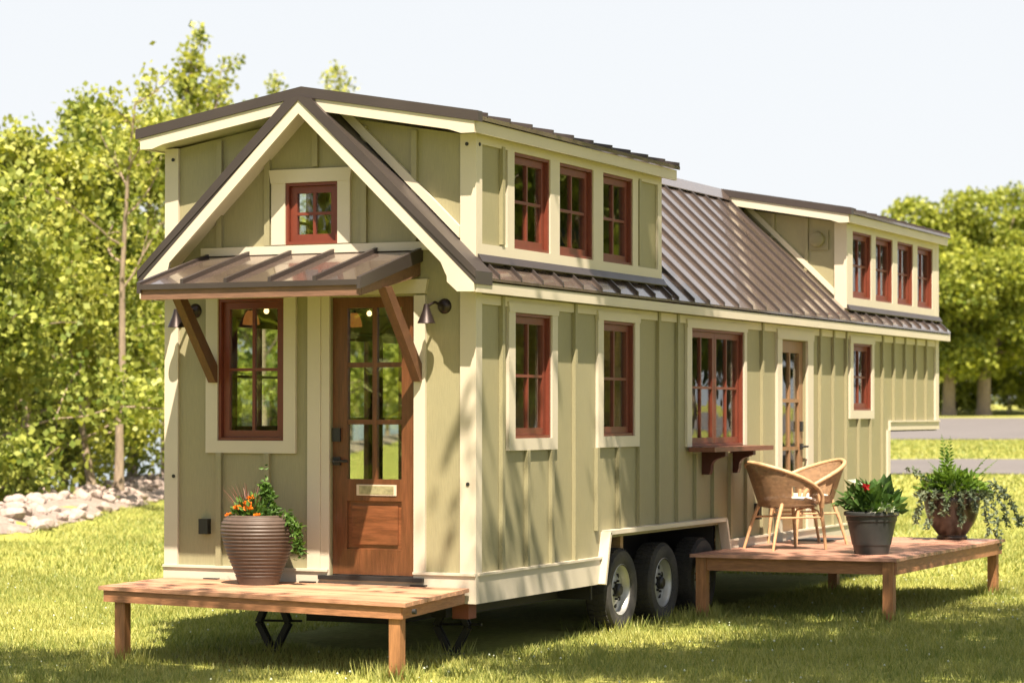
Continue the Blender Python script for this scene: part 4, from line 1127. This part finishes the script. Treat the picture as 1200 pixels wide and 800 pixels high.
def tree(name, label, base, H_, trunk_r, leaf, size, bark='bark', group=None, cat='tree', keep=None, **kw):
    x, y = base.x, base.y; z = float(hgt(x, y))
    o = thing(name, label, cat, (x, y, z), group)
    tr, P = grow(base, H_, trunk_r, **kw)
    P = P[P[:, 2] > .1]
    if keep is not None: P = P[keep(P + np.array([x, y, z]))]
    tr.build('trunk', M[bark], o, smooth=True, origin=(0, 0, 0))
    V, F_ = leaves_np(P, size)
    npmesh('crown', V, F_, 4, M[leaf], o)
    return o, len(P)
def dense(name, label, base, H_, crown_r, crown_h, zc, leaf, size, n, trunk_r, group, lobes=26, seed=0, cat='tree'):
    rr = np.random.default_rng(seed); x, y = base.x, base.y; z = float(hgt(x, y))
    o = thing(name, label, cat, (x, y, z), group)
    C_ = []
    for k in range(lobes):
        v = rr.normal(size=3); v /= np.linalg.norm(v); s = rr.uniform(.55, .92)
        C_.append((np.array([v[0] * crown_r * s, v[1] * crown_r * s, zc + v[2] * crown_h * s]), rr.uniform(.22, .42) * crown_r))
    P = []
    for c, r_ in C_:
        m = n // lobes; v = rr.normal(size=(m, 3)); v /= np.linalg.norm(v, axis=1)[:, None]
        v[:, 2] = np.where(v[:, 2] < -.4, -v[:, 2], v[:, 2])
        P.append(c + v * r_ * rr.uniform(.6, 1.08, (m, 1)) * np.array([1, 1, .8]) + rr.normal(size=(m, 3)) * r_ * .07)
    P = np.concatenate(P)
    P = P[P[:, 2] > .2]
    tr = MB(); tr.tube([(0, 0, -.2), (0, 0, .5), (.05, 0, zc * .6), (0, .1, zc + crown_h * .3)], [trunk_r * 1.35, trunk_r, trunk_r * .8, trunk_r * .25], 12)
    for c, r_ in C_:
        st = Vector((0, 0, zc * .45 + .3 * max(0, c[2] - zc))); e = Vector(c); mid = st.lerp(e, .5) + Vector((0, 0, .08 * crown_h))
        tr.tube([st, mid, e], [trunk_r * .35, trunk_r * .2, .02], 6)
    tr.build('trunk', M['bark'], o, smooth=True, origin=(0, 0, 0))
    V, F_ = leaves_np(P, size); npmesh('crown', V, F_, 4, M[leaf], o)
    return o
nl = 0
def T(*a, **k):
    global nl
    o, n = tree(*a, **k); nl += n
    return o
gl = 'trees along the lake shore'
lake = [(43.5, -9.7, 6.2, .10, 'leafB', 'bushy lakeside tree at the left edge of the view'),
        (47.5, -9.4, 6.9, .12, 'leafA', 'yellow green lakeside tree behind the rocks, left of the pale bare trunk'),
        (52.0, -9.0, 7.4, .13, 'leafB', 'lakeside tree with a pale bare trunk rising from the rocks'),
        (57.5, -8.9, 8.2, .12, 'leafA', 'leaning multi branched lakeside tree next to the house corner'),
        (66.0, -9.3, 9.2, .13, 'leafB', 'lakeside tree partly hidden behind the house corner'),
        (76.0, -9.2, 11.9, .12, 'leafA', 'tall airy sapling whose tips rise above the left roof slope'),
        (88.0, -8.9, 12.6, .12, 'leafA', 'thin tall sapling showing just left of the roof peak'),
        (97.0, -8.4, 14.2, .12, 'leafA', 'thin tall sapling showing just right of the roof peak'),
        (50.0, -12.2, 7.0, .11, 'leafC', 'shaded tree standing nearer the water behind the pale trunk'),
        (60.0, -12.8, 8.4, .11, 'leafC', 'shaded tree nearer the water, behind the leaning one'),
        (55.0, -11.0, 7.6, .11, 'leafB', 'leafy tree filling the gap behind the pale trunk'),
        (70.0, -14.0, 9.6, .12, 'leafC', 'farther olive green tree on the lake bank'),
        (64.0, -11.5, 8.8, .12, 'leafA', 'bright lakeside tree seen just left of the porch roof')]
lake.insert(6, (70.0, -8.7, 11.2, .11, 'leafA', 'slender young tree with upright tips above the left roof edge'))
bankrow = ((104, -9.5, 9), (118, -9.0, 10), (134, -8.8, 10), (150, -8.2, 11), (168, -8.5, 12), (185, -5, 12), (112, -13, 10), (142, -13, 11))
for i, (f, l, h, r_, lf, lab) in enumerate(lake):
    sap = i in (5, 6, 7, 8)
    if sap:
        T('lakeside_sapling', lab, FL(f, l), h, r_, lf, .18, group=gl, lean=(random.uniform(-.05, .05), random.uniform(-.05, .05), 0), nlimb=20, limb_len=3.0,
          z0=.30, cl_per=(5, 10), spread=.15, fork=1, seed=20 + i, bend=.25, droop=-.3, eladd=.45, rise=.12)
    else:
        T('lakeside_tree', lab, FL(f, l), h, r_, lf, .145, group=gl, lean=(random.uniform(-.08, .08), random.uniform(-.08, .08), 0), nlimb=19, limb_len=2.3,
          z0=.20, cl_per=(17, 30), spread=.25, fork=2, seed=20 + i, bend=.4, droop=.2)
for i, (f, l, h) in enumerate(bankrow):
    dense('bank_tree', 'distant tree of the lake bank seen only through the house windows', FL(f, l), h, 3.0, h * .5, h * .5, 'leafA' if i % 2 else 'leafB', .32, 6000, .15, 'far trees of the lake bank', lobes=24, seed=400 + i)
T('bare_trunk_tree', 'slender pale trunk with bare broken limbs standing in the rubble', FL(47.0, -7.5), 7.6, .085, 'leafA', .125, group=gl, lean=(.02, .0, 0), nlimb=9, limb_len=1.5, z0=.52, cl_per=(4, 9), spread=.2, fork=1, seed=77, bend=.5, droop=.1)
T('bare_trunk_tree', 'leaning grey dead stem left of the slender pale trunk', FL(48.0, -8.15), 3.2, .09, 'leafB', .12, group=gl, lean=(-.22, .0, 0), nlimb=4, limb_len=.9, z0=.6, cl_per=(0, 2), spread=.15, fork=0, seed=78, bend=.5, top=False)
# undergrowth by the water
for i, (f, l, h, lab) in enumerate(((44.5, -9.2, 1.5, 'low bush behind the rocks at the left edge'), (49, -8.7, 1.3, 'low leafy bush behind the rocks near the pale trunk'), (54.5, -8.4, 1.7, 'low bush behind the rocks beside the house corner'))):
    T('bush', lab, FL(f, l), h, .03, 'leafA' if i % 2 else 'leafB', .12, cat='bush', group='bushes along the lake shore', lean=(0, 0, 0), nlimb=12, limb_len=.9, z0=.05, cl_per=(6, 10), spread=.16, fork=1, seed=60 + i)

# dense rounded trees on the far right
gr = 'broad trees beyond the parking area'
far = [(141, 25.0, 12.6, 4.7, 5.2, 6.9, 'leafR', 24000, .36, 'broad bright green tree with the left of two thick trunks beyond the asphalt'),
       (142, 27.2, 13.0, 5.0, 5.4, 7.4, 'leafR', 24000, .40, 'broad bright green tree with the right of two thick trunks beyond the asphalt'),
       (150, 22.4, 10.6, 4.4, 4.6, 6.0, 'leafR', 15000, .25, 'rounded tree just beyond the far end of the house'),
       (148, 32.5, 13.4, 6.0, 5.8, 7.2, 'leafR', 24000, .42, 'rounded tree at the right edge of the view'),
       (160, 28.0, 12.0, 6.5, 6.0, 6.0, 'leafC', 14000, .25, 'darker tree filling the gap behind the two trunks')]
for i, (f, l, h, cr, chh, zc_, lf, n, tr_, lab) in enumerate(far):
    dense('broad_tree', lab, FL(f, l), h, cr, chh, zc_, lf, .27, int(n * 2.1), tr_, gr, lobes=46, seed=100 + i)
for i, (f, l, h, cr) in enumerate(((152, 40, 13, 5.5), (156, 48, 12.5, 5.6), (150, 57, 13.5, 6), (160, 67, 13, 6), (158, 13, 11.5, 5), (165, 4, 11, 5))):
    dense('broad_tree', 'broad tree of the same row, outside the view or hidden by the house', FL(f, l), h, cr, h * .42, h * .55, 'leafR' if i % 2 else 'leafB', .34, 14000, .3, gr, lobes=36, seed=160 + i)
for i, (f, l, s, lf, lab) in enumerate(((150, 24.0, 1.6, 'leafC', 'dark low shrub left of the two thick trunks'), (148, 26.6, 1.3, 'leafR', 'bright shrub between the two thick trunks'), (147, 29.6, 1.7, 'leafR', 'bright shrub at the right edge below the trees'), (156, 28.5, 2.6, 'leafC', 'dark shrub in shade behind the right trunk'), (157, 22.5, 2.8, 'leafC', 'dark shrub in shade near the far end of the house'), (158, 32, 3, 'leafC', 'dark shrub deep in shade at the right edge'))):
    dense('shrub', lab, FL(f, l), s, s * 1.25, s * .8, s * .7, lf, .3, 1600, .05, 'shrubs below the broad trees', lobes=10, seed=200 + i, cat='shrub')

# wood that the windows reflect and trees whose shade falls on the lawn (outside the frame)
for i, (x, y, h) in enumerate(((16, 36, 15), (22, 44, 17), (27, 52, 16), (19, 52, 18), (33, 60, 18), (26, 66, 20), (38, 70, 18), (45, 62, 18), (11.8, 26, 11), (13.5, 31, 12), (18.5, 41, 14), (24.5, 47.5, 15), (30, 56, 16), (21, 46, 14))):
    dense('woodland_tree', 'tall dark tree of the wood to the right of the lawn, outside the view', Vector((x, y, 0)), h, 4.2, h * .46, h * .50, 'leafD' if i % 2 else 'leafC', .5, 4500, .28, 'woodland trees right of the lawn', lobes=22, seed=300 + i)
for i, (x, y, h) in enumerate(((-5, -24, 8), (-20, -28, 9), (-5, -33, 12), (-20, -42, 9), (-13, -42, 8), (-22, -48, 13), (-3, -38, 12), (-26, -38, 11), (-8.4, -18.5, 4.2), (-11, -22, 4.8), (-13.5, -25.5, 5.2), (-10.5, -27, 5.6), (-15.5, -30.5, 5.8), (-19, -33, 6.5))):
    dense('lakeside_grove_tree', 'leafy tree of the grove in front of the facade, outside the view', Vector((x, y, 0)), h, 3.6, h * .46, h * .52, 'leafA' if i % 2 else 'leafB', .4, 6000, .2, 'grove trees facing the facade', lobes=20, seed=330 + i)
sun_dir = Vector((.254, -.4325, .865)).normalized()
def shade(name, label, base, H_, seed, pads):
    x, y = base.x, base.y; o = thing(name, label, 'tree', (x, y, 0), 'shade trees over the front lawn')
    tr = MB(); tr.tube([(0, 0, -.2), (.1, 0, 2.5), (0, .1, 5.5), (.1, .1, H_ * .85)], [.34, .27, .2, .08], 12)
    P = []; rr = np.random.default_rng(seed)
    for (c, rad, n) in pads:
        e = Vector(c) - Vector((x, y, 0)); st = Vector((0, .05, min(5.5, e.z * .55)))
        tr.tube([st, st.lerp(e, .5) + Vector((0, 0, .5)), e], [.09, .055, .012], 7)
        n = int(n * 2.6); k = max(4, n // 26)
        sub = rr.normal(size=(k, 3)) * np.array([rad, rad, .45]) * .55
        for s in sub:
            tr.tube([e, e.lerp(e + Vector(s), .5) + Vector((0, 0, .06)), e + Vector(s)], [.02, .012, .005], 5, cap=False)
            P.append(np.array(e) + s + rr.normal(size=(26, 3)) * np.array([.26, .26, .2]))
    tr.build('trunk', M['barkdark'], o, smooth=True, origin=(0, 0, 0))
    V, F_ = leaves_np(np.concatenate(P), .16); npmesh('crown', V, F_, 4, M['leafD'], o)
def up(p, t): return tuple(Vector(p) + sun_dir * t)
# each pad is a leafy bough: (centre, radius, leaves); centres lie up-sun of the lawn and wall they shade
padsR = [(up((2.59, 3.55, 1.9), 9.5), .55, 700), (up((2.59, 3.75, 1.1), 9.0), .5, 560), (up((2.59, 4.1, 2.3), 10.0), .35, 150)]
for (f, l, r_, n) in ((18.4, 2.1, 1.0, 900), (18.9, 3.3, 1.2, 1100), (17.2, 4.0, 1.1, 800), (17.7, 2.3, 1.0, 700), (20.6, 3.9, 1.1, 700), (17.5, .7, 1.1, 800), (19.6, 5.2, 1.3, 900), (16.4, 2.0, .8, 420), (21.5, 5.6, 1.2, 500), (22.6, 4.2, .9, 330), (24.5, 6.6, 1.2, 420), (21.2, 2.3, .7, 260)):
    padsR.append((up(FL(f, l), 10.2), r_, n))
shade('shade_tree', 'tall shade tree to the right of the viewpoint, outside the view', FL(13.0, 5.2), 12, 5, padsR)
padsL = []
for (f, l, r_, n) in ((16.7, -2.6, .9, 560), (17.7, -3.7, .8, 330), (16.2, -4.3, 1.0, 600)):
    padsL.append((up(FL(f, l), 10.4), r_, n))
shade('shade_tree', 'tall shade tree to the left of the viewpoint, outside the view', FL(10.5, -4.6), 12, 6, padsL)
print('leaves', nl)

# ================================================================== LIGHT, SKY, CAMERA
world = bpy.data.worlds.new('World'); scene.world = world; world.use_nodes = True
t = world.node_tree; t.nodes.clear()
HAZE = 7.4
sky = N(t, 'ShaderNodeTexSky'); sky.sky_type = 'NISHITA'; sky.sun_disc = False
el = math.asin(sun_dir.z); az = math.atan2(sun_dir.x, sun_dir.y)
sky.sun_elevation = el; sky.sun_rotation = az; sky.air_density = 1.0; sky.dust_density = 4.0; sky.ozone_density = 1.0
bg = N(t, 'ShaderNodeBackground'); bg.inputs['Strength'].default_value = .044
wo = N(t, 'ShaderNodeOutputWorld')
geo = N(t, 'ShaderNodeTexCoord'); sx = N(t, 'ShaderNodeSeparateXYZ'); t.links.new(geo.outputs['Generated'], sx.inputs[0])
hz = N(t, 'ShaderNodeValToRGB'); hz.color_ramp.elements[0].color = (.97, .97, .97, 1); hz.color_ramp.elements[1].position = .60; hz.color_ramp.elements[1].color = (.05, .05, .05, 1)
e_ = hz.color_ramp.elements.new(.16); e_.color = (.92, .92, .92, 1)
e_ = hz.color_ramp.elements.new(.38); e_.color = (.80, .80, .80, 1)
t.links.new(sx.outputs['Z'], hz.inputs['Fac'])
hm = N(t, 'ShaderNodeMix', data_type='RGBA'); t.links.new(hz.outputs[0], hm.inputs[0]); t.links.new(sky.outputs[0], hm.inputs[6])
hm.inputs[7].default_value = (HAZE * .975, HAZE * 1.0, HAZE * 1.03, 1)
t.links.new(hm.outputs[2], bg.inputs[0]); t.links.new(bg.outputs[0], wo.inputs[0])
sl = bpy.data.lights.new('sun', 'SUN'); sl.energy = 5.0; sl.angle = math.radians(.55); sl.color = (1.0, .85, .68)
so = bpy.data.objects.new('sun', sl); COL.objects.link(so)
so.rotation_euler = sun_dir.to_track_quat('Z', 'Y').to_euler()
cd = bpy.data.cameras.new('camera'); cd.sensor_width = 36; cd.lens = 2887.07 / 1200 * 36; cd.shift_y = (450.25 - 400) / 1200
cd.clip_start = .1; cd.clip_end = 8000
cd.dof.use_dof = True; cd.dof.focus_distance = 19.0; cd.dof.aperture_fstop = 2.8
cam = bpy.data.objects.new('camera', cd); COL.objects.link(cam)
pitch, roll = .0117, .0008
F = Vector((math.sin(YAW) * math.cos(pitch), math.cos(YAW) * math.cos(pitch), math.sin(pitch))); R = R2.copy(); U = R.cross(F)
Rr = R * math.cos(roll) + U * math.sin(roll); Uu = -R * math.sin(roll) + U * math.cos(roll)
mw = Matrix((Rr, Uu, -F)).transposed().to_4x4(); mw.translation = CAM
cam.matrix_world = mw
scene.camera = cam
scene.view_settings.view_transform = 'Standard'; scene.view_settings.look = 'None'; scene.view_settings.gamma = 1; scene.view_settings.exposure = 1.6
scene.view_settings.use_curve_mapping = False
scene.cycles.max_bounces = 6; scene.cycles.transparent_max_bounces = 12; scene.cycles.use_denoising = True
for o in bpy.data.objects:
    if '_o' in o: del o['_o']
